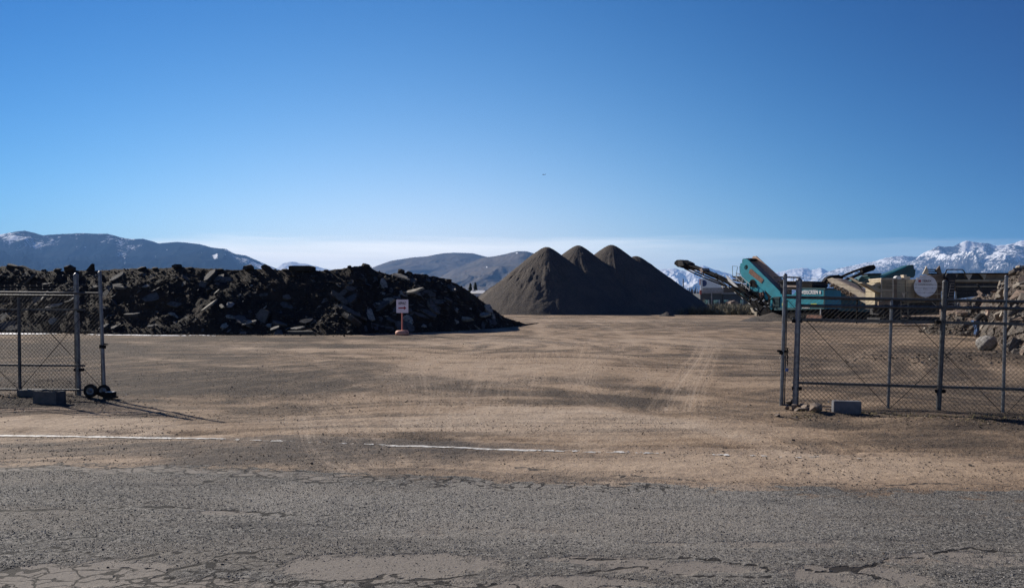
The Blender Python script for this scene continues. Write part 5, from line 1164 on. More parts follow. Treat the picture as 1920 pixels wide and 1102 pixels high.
# tracks, legs, ballast plate
def crawler(x0, x1, y0, y1, t0, t1):
    h = (y1-y0)/2; pts = []
    for k in range(7): a = math.pi/2+math.pi*k/6; pts.append((x0+h+h*math.cos(a), (y0+y1)/2-h*math.sin(a)))
    for k in range(7): a = -math.pi/2+math.pi*k/6; pts.append((x1-h+h*math.cos(a), (y0+y1)/2-h*math.sin(a)))
    tr_ = part('crawler_track', M['rubber'], S, PA, [(pts, t0, t1)])
    mb = MB(); n_ = int((x1-x0)/(h*1.3))
    for k in range(n_): a = PA(x0+h+(x1-x0-2*h)*k/max(1, n_-1), (y0+y1)/2)+PA.n*(t0-.04); mb.tube(a, a+PA.n*.08, h*.62/F*a.y, n=14)
    mb.build('road_wheel', M['dkgrey'], tr_)
crawler(1466, 1541, 587, 602.5, .1, .6); crawler(1466, 1541, 585.5, 600, 2.1, 2.6)
part('chassis', M['black'], S, PA, [([(1420, 580), (1546, 578), (1546, 588), (1440, 592), (1424, 596)], .4, 2.3), ([(1420, 590), (1446, 592), (1448, 601), (1424, 602)], .2, 2.0)])
part('ballast_plate', M['rust'], S, PA, [([(1519, 590), (1546, 591), (1546, 597), (1517, 596)], -.5, -.35)])
mb = MB(); a = PA(1540.5, 579)-PA.n*.15; b = PA(1540, 600.5)-PA.n*.15; mb.tube(a, b, .055, n=10); mb.box(Vector((b.x, b.y, b.z-.02)), .35, .35, .05); mb.build('jack_leg', M['pale'], S)
pbar('tow_arm', M['black'], S, PA, [((1478, 602), (1500, 588), 2.5, -.3), ((1486, 584), (1500, 592), 2.0, -.3)])
mb = MB(); a = PA(1466, 601); hm = at(1452, 598, 78)
o = None
for k, (px, py, w, h, lab) in enumerate([(1462, 602, 4.0, .85, 'low spill of grey fines under the teal screener'), (1425, 603, 2.2, .35, 'dark fines heaped below the tail of the black side conveyor')]):
    q = P(px, py); n_ = 40; th = np.linspace(0, 2*np.pi, n_, endpoint=False); r = np.linspace(.001, 1, 14); TH, Q = np.meshgrid(th, r); X1 = np.cos(TH)*Q*w*.8; Y1 = np.sin(TH)*Q*w; z = h*(1-Q)*(.7+.6*fbm(X1, Y1, 4, 60+k))-.02
    i_ = np.arange(13*n_); rr_ = i_//n_; cc_ = i_ % n_; f_ = np.stack([rr_*n_+cc_, (rr_+1)*n_+cc_, (rr_+1)*n_+(cc_+1) % n_, rr_*n_+(cc_+1) % n_], 1)
    o = link('fines_spill', npmesh('fines_spill', np.stack([X1+q.x, Y1+q.y+w*.6, z], -1).reshape(-1, 3), f_, True), M['stockpile']); tag(o, lab, 'gravel spill')

# ================================================================== SECOND TEAL MACHINE, in shade behind the pale conveyor
O2 = P(1600, 601); O2 = Vector((O2.x*90/O2.y, 90, 0)); PB = Plane(O2, (1, -.12, 0), (0, 1, 0))
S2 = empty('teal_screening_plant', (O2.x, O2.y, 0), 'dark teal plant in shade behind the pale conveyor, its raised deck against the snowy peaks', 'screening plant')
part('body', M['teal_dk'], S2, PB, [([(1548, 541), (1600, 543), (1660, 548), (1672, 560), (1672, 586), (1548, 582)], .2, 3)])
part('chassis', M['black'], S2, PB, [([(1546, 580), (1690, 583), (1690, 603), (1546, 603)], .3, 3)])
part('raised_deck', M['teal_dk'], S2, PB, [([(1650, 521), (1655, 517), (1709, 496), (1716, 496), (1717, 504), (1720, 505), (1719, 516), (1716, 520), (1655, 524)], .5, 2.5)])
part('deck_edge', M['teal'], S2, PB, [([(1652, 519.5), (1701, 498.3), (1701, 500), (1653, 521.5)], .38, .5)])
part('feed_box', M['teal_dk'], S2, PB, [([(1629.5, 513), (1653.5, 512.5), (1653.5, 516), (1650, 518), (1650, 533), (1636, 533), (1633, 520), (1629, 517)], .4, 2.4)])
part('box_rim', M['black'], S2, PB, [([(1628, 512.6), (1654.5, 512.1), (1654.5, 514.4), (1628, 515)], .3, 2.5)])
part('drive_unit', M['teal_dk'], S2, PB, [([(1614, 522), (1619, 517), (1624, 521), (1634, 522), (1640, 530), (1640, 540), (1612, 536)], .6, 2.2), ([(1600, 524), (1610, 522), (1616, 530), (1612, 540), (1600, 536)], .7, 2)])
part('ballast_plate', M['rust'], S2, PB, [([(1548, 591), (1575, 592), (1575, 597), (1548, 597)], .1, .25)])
mb = MB()
for k in range(7): a = PB(1556+k*18, 594)+PB.n*.15; mb.tube(a, a+PB.n*.3, .38, n=16)
mb.build('road_wheel', M['rubber'], S2)
# black conveyor pointing up to the right
S3 = empty('black_conveyor', (PB(1590, 600).x, PB(1590, 600).y, 0), 'black lattice conveyor rising to the right in front of the blue mountain slope', 'conveyor')
u1 = [(1556, 527), (1575, 519), (1598, 509), (1622, 500.5), (1633, 498.5)]; l1 = [(1566, 531), (1590, 522), (1610, 513), (1632, 506), (1635, 502)]
pbar('truss_chord', M['black'], S3, PB, [(a, b, 3.2, t) for L_ in (u1, l1) for a, b in zip(L_[:-1], L_[1:]) for t in (-1.0, -.2)])
pbar('truss_web', M['dkgrey'], S3, PB, [(u1[i], l1[i], 1.4, -1.0) for i in range(4)]+[((1592, 523), (1628, 507), 1.6, -1.05)])
part('conveyor_head', M['black'], S3, PB, [([(1611, 503), (1622, 499), (1633, 498), (1636, 502), (1633, 506), (1620, 509), (1612, 511)], -1.15, -.05)])
part('tail_unit', M['black'], S3, PB, [([(1545, 521), (1552, 517), (1566, 516), (1576, 519), (1572, 527), (1560, 534), (1549, 531), (1540, 536), (1536, 533)], -1.3, -.1)])
pbar('strut', M['black'], S3, PB, [((1532, 537), (1550, 525), 2.2, -.8), ((1529, 534), (1548, 528), 1.4, -.8), ((1560, 530), (1566, 600), 2.0, -.6)])

# ================================================================== PALE BELT CONVEYOR sloping down to the right
O3 = P(1690, 603); O3 = Vector((O3.x*70/O3.y, 70, 0)); PC = Plane(O3, UA, PA.n)
S4 = empty('pale_conveyor', (O3.x, O3.y, 0), 'wide dusty cream conveyor sloping from the dark machines down to the right', 'conveyor')
part('trough_side', M['cream_hi'], S4, PC, [([(1551, 523), (1560, 520.5), (1612, 545), (1690, 593), (1690, 602), (1672, 596), (1606, 560), (1585, 549), (1566, 541), (1556, 532)], 0, .14)])
part('belt', M['belt'], S4, PC, [([(1557, 521.5), (1570, 523), (1614, 545), (1694, 592), (1690, 594), (1610, 547)], .14, 1.3)])
part('trough_side', M['cream'], S4, PC, [([(1575, 520), (1580, 519), (1622, 543), (1700, 585), (1700, 590), (1618, 548)], 1.3, 1.44)])
mb = MB()
for k in range(40): x = 1553+rgm.random()*50; y = 530+(x-1553)*.52+rgm.uniform(-4, 4); a = PC(x, y)-PC.n*.08; mb.box(a, .10+.2*rgm.random(), .06, .05+.1*rgm.random(), Matrix.Rotation(rgm.uniform(-1, 1), 3, 'Y'))
mb.build('caked_mud', M['cream_rust'], S4)
pbar('idler_frame', M['dkgrey'], S4, PC, [((1588+k*14, 549+k*8.2), (1586+k*14, 556+k*8.4), 1.4, -.05) for k in range(7)]+[((1600, 530), (1612, 545), 2.0, .5), ((1612, 530), (1625, 522), 1.2, .5)])
mb = MB(); a = PC(1600, 560); mb.tube(Vector((a.x, a.y, 0))+PC.n*.6, a+PC.n*.6, .07, n=8); a = PC(1642, 580); mb.tube(Vector((a.x, a.y, 0))+PC.n*.6, a+PC.n*.6, .07, n=8); mb.build('support_leg', M['black'], S4)

# ================================================================== CREAM CRUSHING PLANT, facing us in its own shade
O5 = P(1740, 606); O5 = Vector((O5.x*66/O5.y, 66, 0)); PD = Plane(O5, (1, -.06, 0), (0, 1, 0))
S5 = empty('crushing_plant', (O5.x, O5.y, 0), 'long cream crushing plant with a round white guard and a wide hopper', 'crusher')
part('engine_housing', M['cream'], S5, PD, [([(1652.5, 523), (1681, 522.6), (1681, 571), (1652.5, 571)], 0, 2.6)])
fr2 = part('housing_frame', M['cream_hi'], S5, PD, [([(1651.5, 521.4), (1682, 521.2), (1682, 523.8), (1651.5, 524)], -.08, 2.65), ([(1672.6, 523.8), (1675.4, 523.8), (1675.4, 571), (1672.6, 571)], -.07, 0), ([(1652, 543), (1672.6, 543), (1672.6, 544.8), (1652, 544.8)], -.07, 0), ([(1650.8, 524), (1653, 524), (1653, 571), (1650.8, 571)], -.07, 0)])
part('control_housing', M['cream'], S5, PD, [([(1682, 523.6), (1735, 523.6), (1737, 530), (1737, 566), (1682, 566)], .25, 2.6)])
part('housing_seam', M['cream_rust'], S5, PD, [([(1699.6, 524), (1700.4, 524), (1700.4, 566), (1699.6, 566)], .20, .25), ([(1675.6, 524), (1681.6, 524), (1681.6, 571), (1675.6, 571)], -.02, 0), ([(1717.6, 524), (1718.2, 524), (1718.2, 566), (1717.6, 566)], .20, .25)])
part('panel_louvres', M['cream_rust'], S5, PD, [([(1655, 527+k*1.9), (1671, 527+k*1.9), (1671, 527.8+k*1.9), (1655, 527.8+k*1.9)], -.04, 0) for k in range(8)])
part('roof_box', M['cream_hi'], S5, PD, [([(1701, 518), (1712.5, 518), (1712.5, 523.6), (1701, 523.6)], .6, 1.6), ([(1702, 514.5), (1708, 514.5), (1708, 518), (1702, 518)], .8, 1.4)])
part('roof_pipe', M['pale'], S5, PD, [([(1687, 519), (1690, 516.5), (1697, 517), (1698, 523.6), (1687, 523.6)], .8, 1.3)])
part('end_panel', M['cream'], S5, PD, [([(1642, 531), (1652, 528), (1652, 571), (1642, 571)], .2, 2.2), ([(1644, 529), (1651, 529), (1651, 531), (1644, 531)], .1, 2.2)])
part('side_conveyor', M['cream'], S5, PD, [([(1612.5, 531), (1616, 529), (1650, 542), (1650, 549), (1644, 548)], -.3, .5), ([(1634, 535), (1640, 532), (1648, 531), (1648, 536), (1640, 539)], -.2, .4)])
part('lower_frame', M['dkgrey'], S5, PD, [([(1652, 571), (1760, 566), (1760, 586), (1700, 590), (1652, 590)], .5, 2.4), ([(1666, 560), (1690, 560), (1690, 600), (1666, 602)], -.1, .5), ([(1640, 571), (1652, 571), (1652, 580), (1640, 580)], .3, 2)])
part('yellowed_panel', M['cream_rust'], S5, PD, [([(1646, 565), (1668, 563), (1668, 571), (1646, 572)], -.15, .2), ([(1700, 566), (1768, 562), (1768, 590), (1700, 592)], .6, 1.0), ([(1738, 520), (1770, 522), (1770, 562), (1738, 566)], .5, 2.0)])
part('skid_beam', M['dkgrey'], S5, PD, [([(1648, 596), (1760, 594), (1760, 604), (1648, 606)], -.2, 2.6)]); part('skid_beam', M['belt'], S5, PD, [([(1690, 604.5), (1760, 603), (1760, 606), (1690, 607)], -.6, -.2)])
pbar('ladder', M['cream'], S5, PD, [((1684.5, 562), (1684.5, 598), 1.3, -.5), ((1697.5, 549), (1697.5, 598), 1.3, -.5)]+[((1684.5, 570+k*7), (1697.5, 570+k*7), 1.0, -.5) for k in range(5)]+[((1688, 549.5), (1697.5, 549.5), 2.6, -.5)])
part('lamp_bracket', M['cream_hi'], S5, PD, [([(1686.5, 548.5), (1692, 549), (1691, 555), (1690, 559), (1688, 556)], -.55, -.4)])
# round flywheel guard turned a little to the left
c_ = PD(1729.5, 536.5)-PD.n*.55; nd = Vector((-.45, -1, 0)).normalized(); ud = Vector((1, -.45, 0)).normalized(); r_ = 20.2/F*c_.y; wd_ = 17.6/F*c_.y
mb = MB(); pts = []
ring = lambda rr_, off: [c_+ud*math.cos(t)*rr_*(wd_/r_)*1.08+Vector((0, 0, math.sin(t)*rr_))+nd*off for t in np.linspace(0, 2*math.pi, 40, endpoint=False)]
mb.prism(ring(r_, 0), -nd*.45); mb.prism(ring(r_*1.015, .0), nd*.02)
gd = mb.build('round_guard', M['disc'], S5)
mb = MB(); o_ = lambda x, z: c_+ud*(x*r_)+Vector((0, 0, z*r_))+nd*.03
mb.prism([o_(-.60, .36), o_(-.38, .36), o_(-.38, .58), o_(-.60, .58)], nd*.01); mb.build('logo_mark', M['red'], gd)
text('TEREX', 'lettering', M['darktext'], o_(.10, .47), ud, (0, 0, 1), r_*.78, gd, .02, .006, r_*.19); text('CEDARAPIDS', 'lettering', M['greytext'], o_(-.04, .14), ud, (0, 0, 1), r_*1.12, gd, .0, .006, r_*.15); text('JW55', 'lettering', M['greytext'], o_(-.0, -.30), ud, (0, 0, 1), r_*.36, gd, .0, .006, r_*.09)
part('guard_bracket', M['cream_hi'], S5, PD, [([(1727, 556), (1733, 556), (1731, 561)], -.5, -.2)])
# wings, rails and loop above the hopper
part('wing_plate', M['cream_hi'], S5, PD, [([(1733, 513.5), (1736.5, 507), (1740.5, 498.5), (1743.5, 507), (1744.5, 514.5)], .3, .42)])
part('wing_plate', M['cream_rust'], S5, PD, [([(1757, 506.5), (1764, 497.5), (1766, 504), (1768.5, 514), (1764, 514)], .2, .34)])
pbeam('hopper_rail', M['black'], S5, PD, [((1743.5, 505), (1757, 505), 1.6, .3, .45), ((1743.5, 509), (1759, 509), 1.6, .3, .45), ((1743.5, 513.4), (1763, 513.4), 2.6, .3, .45), ((1757, 505), (1765, 514), 1.6, .3, .45)])
pbar('loop_rail', M['black'], S5, PD, [((1776, 512.5), (1778.5, 505), 1.9, .3), ((1778.5, 505), (1808.5, 505), 1.9, .3), ((1808.5, 505), (1813.5, 512.5), 1.9, .3)])
part('feed_hopper', M['cream_rust'], S5, PD, [([(1762, 514), (1790, 512.6), (1906, 512.4), (1900, 534), (1880, 545), (1800, 545), (1790, 535), (1766, 531)], .6, 3.6)])
part('hopper_lip', M['black'], S5, PD, [([(1776, 511.6), (1908, 511.3), (1908, 513.2), (1776, 513.6)], .3, 3.7)])
part('stiffener', M['cream'], S5, PD, [([(1788, 513), (1801, 513), (1798, 520)], .36, .6)])
part('stiffener', M['cream_hi'], S5, PD, [([(1813.5, 513), (1828, 513), (1821.5, 526)], .36, .6)]); part('stiffener', M['cream'], S5, PD, [([(1841, 513), (1854, 513), (1851, 525)], .36, .6)])
part('hopper_ledge', M['cream'], S5, PD, [([(1795, 524), (1900, 524), (1900, 527.5), (1795, 528)], .34, .6), ([(1798, 536), (1880, 536), (1880, 538), (1798, 538)], .4, .6)])
part('hopper_painted_shade', M['dkgrey'], S5, PD, [([(1800, 515), (1812, 515), (1818, 523), (1798, 523)], .5, .59), ([(1828, 515), (1842, 515), (1848, 523), (1824, 523)], .5, .59), ([(1798, 530), (1880, 530), (1878, 550), (1800, 560)], .55, .59)])  # dark plates painting in shade between the stiffeners and under the ledge
bt = part('discharge_belt', M['dkgrey'], S5, PD, [([(1771.5, 520), (1785, 520), (1782.5, 582), (1768.5, 582)], -.5, -.3)])
part('belt_cleat', M['belt'], bt, PD, [([(1774-k*.25, 526+k*5.2), (1783.5-k*.2, 526+k*5.2), (1783.5-k*.2, 527+k*5.2), (1774-k*.25, 527+k*5.2)], -.56, -.5) for k in range(10)])
pbar('belt_side', M['cream_hi'], S5, PD, [((1769.5, 533), (1767, 586), 1.6, -.55), ((1787.5, 546), (1785.5, 582), 1.8, -.4), ((1776, 533), (1771, 556), 1.0, -.6)])
part('belt_head', M['dkgrey'], S5, PD, [([(1768, 519), (1772, 512.5), (1786, 512.5), (1789, 519), (1786, 522), (1770, 522)], -.4, .3)])
part('cap_plate', M['cream_rust'], S5, PD, [([(1738, 518), (1745, 516), (1758, 513.5), (1768, 516), (1768, 530), (1762, 533), (1752, 524), (1744, 526)], -.1, .5)])
pbar('catwalk_rail', M['cream_hi'], S5, PD, [((1738, 551), (1768, 551), 1.6, -.2), ((1755, 527), (1755, 565), 1.2, -.2), ((1756, 537), (1768, 537), 1.4, -.2), ((1738, 530), (1738, 565), 1.0, -.2), ((1745, 566), (1754, 574), 1.2, -.2)])
part('warm_panel', M['cream_hi'], S5, PD, [([(1748, 526), (1751.5, 526), (1751.5, 537), (1750, 541), (1748, 538)], -.1, .1)])

# ================================================================== CONCRETE RUBBLE HEAP (right)
m, nt, b = nodes('rubble_dirt'); co = coords(nt, world=True); a1 = noise(nt, co, 2.2, 6, .7); a2 = noise(nt, co, 12, 5, .75)
c = mixc(nt, mrange(nt, a1, .4, .65), (.050, .036, .028), (.095, .072, .054)); c = mixc(nt, mrange(nt, a2, .5, .75, 0, .6), c, (.05, .04, .033)); nt.links.new(c, b.inputs['Base Color']); b.inputs['Roughness'].default_value = .95; nt.links.new(bump(nt, a2, 1, .1), b.inputs['Normal']); M['rdirt'] = m
RB = [(1725, 623), (1742, 626), (1800, 630), (1838, 631), (1870, 640), (1885, 668), (1900, 678), (1960, 690), (2150, 700), (2500, 690)]
RT = [(1725, 621), (1745, 612), (1765, 600), (1785, 590), (1800, 579), (1825, 566), (1850, 555), (1870, 543), (1882, 527), (1890, 514), (1903, 506), (1920, 499), (1960, 494), (2150, 490), (2500, 520)]
uq2 = np.arange(1725, 2501, 2.5); foot2 = np.array([[P(u, interp_px(RB, u)).x, P(u, interp_px(RB, u)).y] for u in uq2]); HH2 = []
for u, (fx, fy) in zip(uq2, foot2):
    w = 4.5; py = interp_px(RT, u); base_slope = .62 if fy > 36 else .34
    for _ in range(6): z = max(at(u, py, fy+w).z, .02); w = z/base_slope+.2
    HH2.append((z, w))
HH2 = np.array(HH2); V2 = np.concatenate([np.linspace(-.02, 1, 60), np.linspace(1.05, 2.6, 20)]); U, VV = np.meshgrid(np.arange(len(uq2)), V2)
fx = foot2[U, 0]; fy = foot2[U, 1]; Y2 = fy+VV*HH2[U, 1]; X2 = fx*Y2/fy
Z2 = HH2[U, 0]*np.where(VV <= 1, np.clip(VV, -.02, 1)**.9, np.clip(1-(VV-1)*.6, -.1, 1))+np.clip(HH2[U, 0], 0, 1)*((fbm(X2*.8, Y2*.8, 4, 201)-.5)*.9+(fbm(X2*2.6, Y2*2.6, 4, 202, .65)-.5)*.4)*np.clip(VV*4, 0, 1)*np.where(np.abs(VV-1) < .2, .4, 1)
Z2 = np.where(VV < 0, -.15, Z2)
rh = link('concrete_rubble_heap', npmesh('concrete_rubble_heap', np.stack([X2, Y2, Z2], -1).reshape(-1, 3), gridfaces(len(V2), len(uq2)), True), M['rdirt']); tag(rh, 'brown heap of dirt and broken concrete at the right edge behind the gate', 'rubble heap')
CC = [(.115, .10, .085), (.08, .07, .06), (.15, .13, .105), (.30, .265, .22), (.055, .048, .042), (.10, .09, .08), (.16, .115, .09), (.07, .062, .056)]
def cmat():
    m, nt, b = nodes('broken_concrete'); oi = nt.nodes.new('ShaderNodeObjectInfo'); r = nt.nodes.new('ShaderNodeValToRGB'); nt.links.new(oi.outputs['Random'], r.inputs[0]); r.color_ramp.interpolation = 'CONSTANT'
    while len(r.color_ramp.elements) < len(CC): r.color_ramp.elements.new(.5)
    for i, cc in enumerate(CC): r.color_ramp.elements[i].position = i/len(CC); r.color_ramp.elements[i].color = (*cc, 1)
    co = coords(nt, world=True); f = noise(nt, co, 5, 6, .7); c = mixc(nt, mrange(nt, f, .38, .72, 0, .7), r.outputs[0], (.11, .085, .065)); nt.links.new(c, b.inputs['Base Color']); b.inputs['Roughness'].default_value = .93
    nt.links.new(bump(nt, mth(nt, 'ADD', noise(nt, co, 24, 4, .75), f), .8, .03), b.inputs['Normal']); return m
M['conc'] = cmat(); CKC = [hull(500+i, 12, (1, .8, .65)) for i in range(10)]; CSL = [slabmesh(520+i, .22) for i in range(8)]
for c_ in CKC+CSL: c_.materials.append(M['conc'])
def rpt(u, v):
    i = int(np.clip((u-1725)/2.5, 1, len(uq2)-2)); j = int(np.clip(np.searchsorted(V2, v), 1, len(V2)-2)); p = Vector((X2[j, i], Y2[j, i], Z2[j, i]))
    a = Vector((X2[j, i+1]-X2[j, i-1], Y2[j, i+1]-Y2[j, i-1], Z2[j, i+1]-Z2[j, i-1])); bb = Vector((X2[j+1, i]-X2[j-1, i], Y2[j+1, i]-Y2[j-1, i], Z2[j+1, i]-Z2[j-1, i])); n = a.cross(bb).normalized(); return p, (n if n.z > 0 else -n)
CG = 'broken concrete pieces on the right rubble heap'
m_pink = simple('pink_painted_concrete', (.62, .42, .34), (.45, .36, .28), 3.5, .9, 0, .5, .03)
pk = [slabmesh(541, .8)]; pk[0].materials.append(m_pink)
def onheap(px, py):
    """nearest place on the rubble heap seen at a photo pixel"""
    i = int(np.clip((px-1725)/2.5, 0, len(uq2)-1)); best = None
    for j in range(2, len(V2)):
        x, y, z = X2[j, i], Y2[j, i], Z2[j, i]; hzx = (CR.inverted()@Vector((x, y, z-CAMH))); q = PCY-hzx.y/-hzx.z*F
        if best is None or abs(q-py) < best[0]: best = (abs(q-py), Vector((x, y, z)), j)
    return best[1]
HC = [(1853, 589, 24, 24, 0, 'large pinkish concrete block right of the stooping person, beside the second gate upright', 'pink', .1), (1872, 586, 22, 12, -.6, 'tan slab leaning up to the right of the pinkish block', 's', .3), (1900, 588, 18, 16, .5, 'pale grey chunk just right of the second gate upright', 'c', .0),
      (1913, 530, 30, 11, -.25, 'big pale slab tilted at the very right edge high on the heap', 's', .2), (1846, 613, 30, 12, -.55, 'long buff slab slanting up behind the bent person', 's', .2), (1818, 618, 16, 14, -.7, 'tan slab leaning left of the bent person at the heap foot', 's', .1),
      (1833, 566, 26, 8, .0, 'flat brick-tan slab between the two upper gate rails', 's', .0), (1858, 566, 12, 10, 0, 'small white chunk between the two upper gate rails', 'c', .0), (1897, 646, 34, 20, -.3, 'buff boulder-like slab on the near shoulder, right of the big round boulder', 'c', .0), (1912, 666, 30, 18, -.2, 'low brown slab at the right edge of the near shoulder', 'c', .0), (1812, 625, 18, 6, -.35, 'thin pale slab at the foot of the heap left of the person', 's', .2)]
for px, py, w, h, tl, lab, kd, lean in HC:
    p = onheap(px, py); s = p.y/F; mesh = pk[0] if kd == 'pink' else (CSL[rg.randrange(8)] if kd == 's' else CKC[rg.randrange(10)])
    o = bpy.data.objects.new('concrete_piece', mesh); C.objects.link(o); o.location = p+Vector((0, -.1, .05)); o.rotation_euler = (.5 if kd == 's' else .1, tl, .2); o.scale = (w*s*1.05, w*s*.8, h*s*(1.2 if kd != 's' else 2.2)); tag(o, lab, 'concrete piece', CG)
for k in range(285):
    u = 1728+225*rg.random()**.8; v = rg.uniform(.0, 1.05); p, n = rpt(u, v); s = (.25+.95*rg.random()**2)*(p.y/45)**.5; i = int((u-1725)/2.5)
    if HH2[i, 0] < 1.4: s *= .55
    o = bpy.data.objects.new('concrete_piece', (CKC if rg.random() < .55 else CSL)[k % 8]); C.objects.link(o); nn = (n+Vector((rg.gauss(0, .45), rg.gauss(0, .35), .2))).normalized(); o.rotation_euler = frame_from(nn, rg.uniform(0, 6)).to_euler(); o.scale = (s, s*rg.uniform(.5, 1), s*rg.uniform(.5, 1.2)); o.location = p+n*.02
    zn = 'at the left foot of the right rubble heap' if u < 1790 else ('on the rubble heap between the two gate uprights' if u < 1882 else 'on the rubble heap right of the last gate upright')
    tag(o, f"{'large' if s > .65 else 'medium' if s > .4 else 'small'} {'blocky' if o.data in CKC else 'flat'} piece of broken concrete {zn}", 'concrete piece', CG)
N3 = 5200; u3 = 1722+RNG.random(N3)**.85*260; v3 = RNG.uniform(-.03, 1.1, N3); i3 = ((u3-1725)/2.5).astype(int).clip(0, len(uq2)-1); j3 = np.clip(np.searchsorted(V2, v3), 1, len(V2)-2)
p3 = np.stack([X2[j3, i3], Y2[j3, i3], Z2[j3, i3]], 1); s3 = .05+.22*RNG.random(N3)**3; p3[:, 2] += s3*.15
bc = P(1880, 676); N4 = 2600; x4 = bc.x+RNG.normal(1.2, 3.0, N4); y4 = bc.y+RNG.normal(0, 1.3, N4); s4 = .02+.13*RNG.random(N4)**4; p4 = np.stack([x4, y4, gz0(x4, y4)+s4*.15], 1)
ap = np.concatenate([p3, p4]); as_ = np.concatenate([s3, s4]); NN = len(ap)
M['crub'] = mat_tint('concrete_bits', [(.12, .10, .08), (.08, .065, .053), (.18, .15, .12), (.055, .044, .037), (.10, .08, .065), (.25, .21, .17), (.07, .057, .048), (.15, .12, .095), (.045, .038, .032)], .95, 12, .5, .02)
o = link('concrete_rubble', scatter('concrete_rubble', sm_pr, ap, np.stack([RNG.uniform(-.9, .9, NN), RNG.uniform(-.6, .6, NN), RNG.uniform(0, 6.3, NN)], 1), np.stack([as_, as_*.85, as_*RNG.uniform(.5, 1, NN)], 1)), M['crub']); tag(o, 'loose concrete bits and stones over the right heap and its low spoil bank', 'rubble', kind='stuff')
# rebar sticks and timbers
for k, (a, b, w, mat, lab) in enumerate([((1832, 533), (1842, 545), 1.6, 'dkgrey', 'grey timber leaning against the hopper above the rubble'), ((1871, 541), (1875, 527), 2.6, 'cream_hi', 'short pale upright board standing on the right heap'), ((1858, 548), (1872, 545), 1.6, 'belt', 'thin brown stick across the rubble below the short pale board'), ((1853, 610), (1852, 634), .9, 'dkgrey', 'thin steel rod standing upright right of the person')]):
    q0 = onheap(*a).y-.3; mb = MB(); mb.beam(at(*a, q0), at(*b, q0+.2), w/F*q0, w/F*q0); o = mb.build('scrap_stick', M[mat]); tag(o, lab, 'scrap stick')
# big pale round boulder
me_ = bpy.data.meshes.new('boulder'); bm = bmesh.new(); bmesh.ops.create_icosphere(bm, subdivisions=4, radius=.5)
vv0 = np.array([v.co[:] for v in bm.verts]); nn0 = fbm(vv0[:, 0]*2.3+5, vv0[:, 1]*2.3+vv0[:, 2]*2.1, 4, 9)
for v, q in zip(bm.verts, nn0): v.co *= 1+(q-.5)*.42; v.co.z *= .84; v.co.x *= 1.08
for f in bm.faces: f.smooth = True
bm.to_mesh(me_); bm.free(); q = P(1856, 657); o = link('boulder', me_, simple('pale_boulder', (.30, .285, .265), (.17, .16, .15), 3, .9, 0, .9, .05)); s = q.y/F
o.location = (q.x, q.y+.2, gz(q.x, q.y)+.40*33*s); o.scale = (37*s, 35*s, 36*s); tag(o, 'big pale rounded boulder on the spoil bank left of the last gate upright', 'boulder')

# ================================================================== STOOPING PERSON in dark hoodie and jeans
ft = P(1829, 632); ppl = empty('person', (ft.x, ft.y, 0), 'person in a dark jacket and blue jeans stooping forward beside the concrete rubble', 'person')
def skin(name, verts, edges, rad, mat, parent, lv=2):
    me_ = bpy.data.meshes.new(name); me_.from_pydata(verts, edges, []); o = bpy.data.objects.new(name, me_); C.objects.link(o)
    md = o.modifiers.new('skin', 'SKIN'); md.use_smooth_shade = True
    for i, r in enumerate(rad): o.data.skin_vertices[0].data[i].radius = (r, r) if not isinstance(r, tuple) else r
    o.data.skin_vertices[0].data[0].use_root = True
    sb_ = o.modifiers.new('sub', 'SUBSURF'); sb_.levels = lv; sb_.render_levels = lv
    bpy.context.view_layer.update(); m2 = bpy.data.meshes.new_from_object(o.evaluated_get(bpy.context.evaluated_depsgraph_get())); bpy.data.objects.remove(o); m2.materials.clear()
    for p_ in m2.polygons: p_.use_smooth = True
    return link(name, m2, mat, parent)
fx0, fy0 = ft.x, ft.y; gzp = 0.0
def v(x, y, z): return (fx0+x, fy0+y, z+gzp)
# body (skin colour): pelvis, spine bent to the right, neck, head, arms hanging forward to the ground, legs
bverts = [v(0, 0, .90), v(.10, 0, 1.05), v(.24, 0, 1.16), v(.38, 0, 1.22), v(.47, 0, 1.20), v(.54, -.01, 1.17), v(.63, -.01, 1.11),
          v(.36, -.19, 1.14), v(.42, -.22, .88), v(.50, -.18, .66), v(.36, .19, 1.14), v(.44, .2, .90), v(.53, .15, .70),
          v(-.03, -.10, .84), v(.06, -.12, .47), v(-.04, -.12, .09), v(-.03, .10, .84), v(.12, .13, .48), v(.06, .14, .09), v(.07, -.13, .035), v(.17, .15, .035)]
bedg = [(0, 1), (1, 2), (2, 3), (3, 4), (4, 5), (5, 6), (3, 7), (7, 8), (8, 9), (3, 10), (10, 11), (11, 12), (0, 13), (13, 14), (14, 15), (0, 16), (16, 17), (17, 18), (15, 19), (18, 20)]
brad = [.09, .08, .09, .09, .055, .085, .08, .045, .038, .032, .045, .038, .032, .07, .045, .035, .07, .045, .035, .035, .035]
skin('body', bverts, bedg, brad, M['skin'], ppl)
jv = [v(-.03, 0, .88), v(.12, 0, 1.06), v(.25, 0, 1.18), v(.37, 0, 1.24), v(.46, 0, 1.23), v(.36, -.2, 1.16), v(.42, -.23, .90), v(.49, -.19, .72), v(.36, .2, 1.16), v(.44, .21, .92), v(.52, .16, .76)]
skin('jacket', jv, [(0, 1), (1, 2), (2, 3), (3, 4), (3, 5), (5, 6), (6, 7), (3, 8), (8, 9), (9, 10)], [.18, .17, .175, .165, .09, .08, .062, .052, .08, .062, .052], M['hoodie'], ppl)
skin('jeans', [v(0, 0, .90), v(-.03, -.10, .82), v(.05, -.12, .47), v(-.04, -.12, .10), v(-.03, .10, .82), v(.11, .13, .48), v(.05, .14, .10)], [(0, 1), (1, 2), (2, 3), (0, 4), (4, 5), (5, 6)], [.16, .125, .09, .075, .125, .09, .075], M['denim'], ppl)
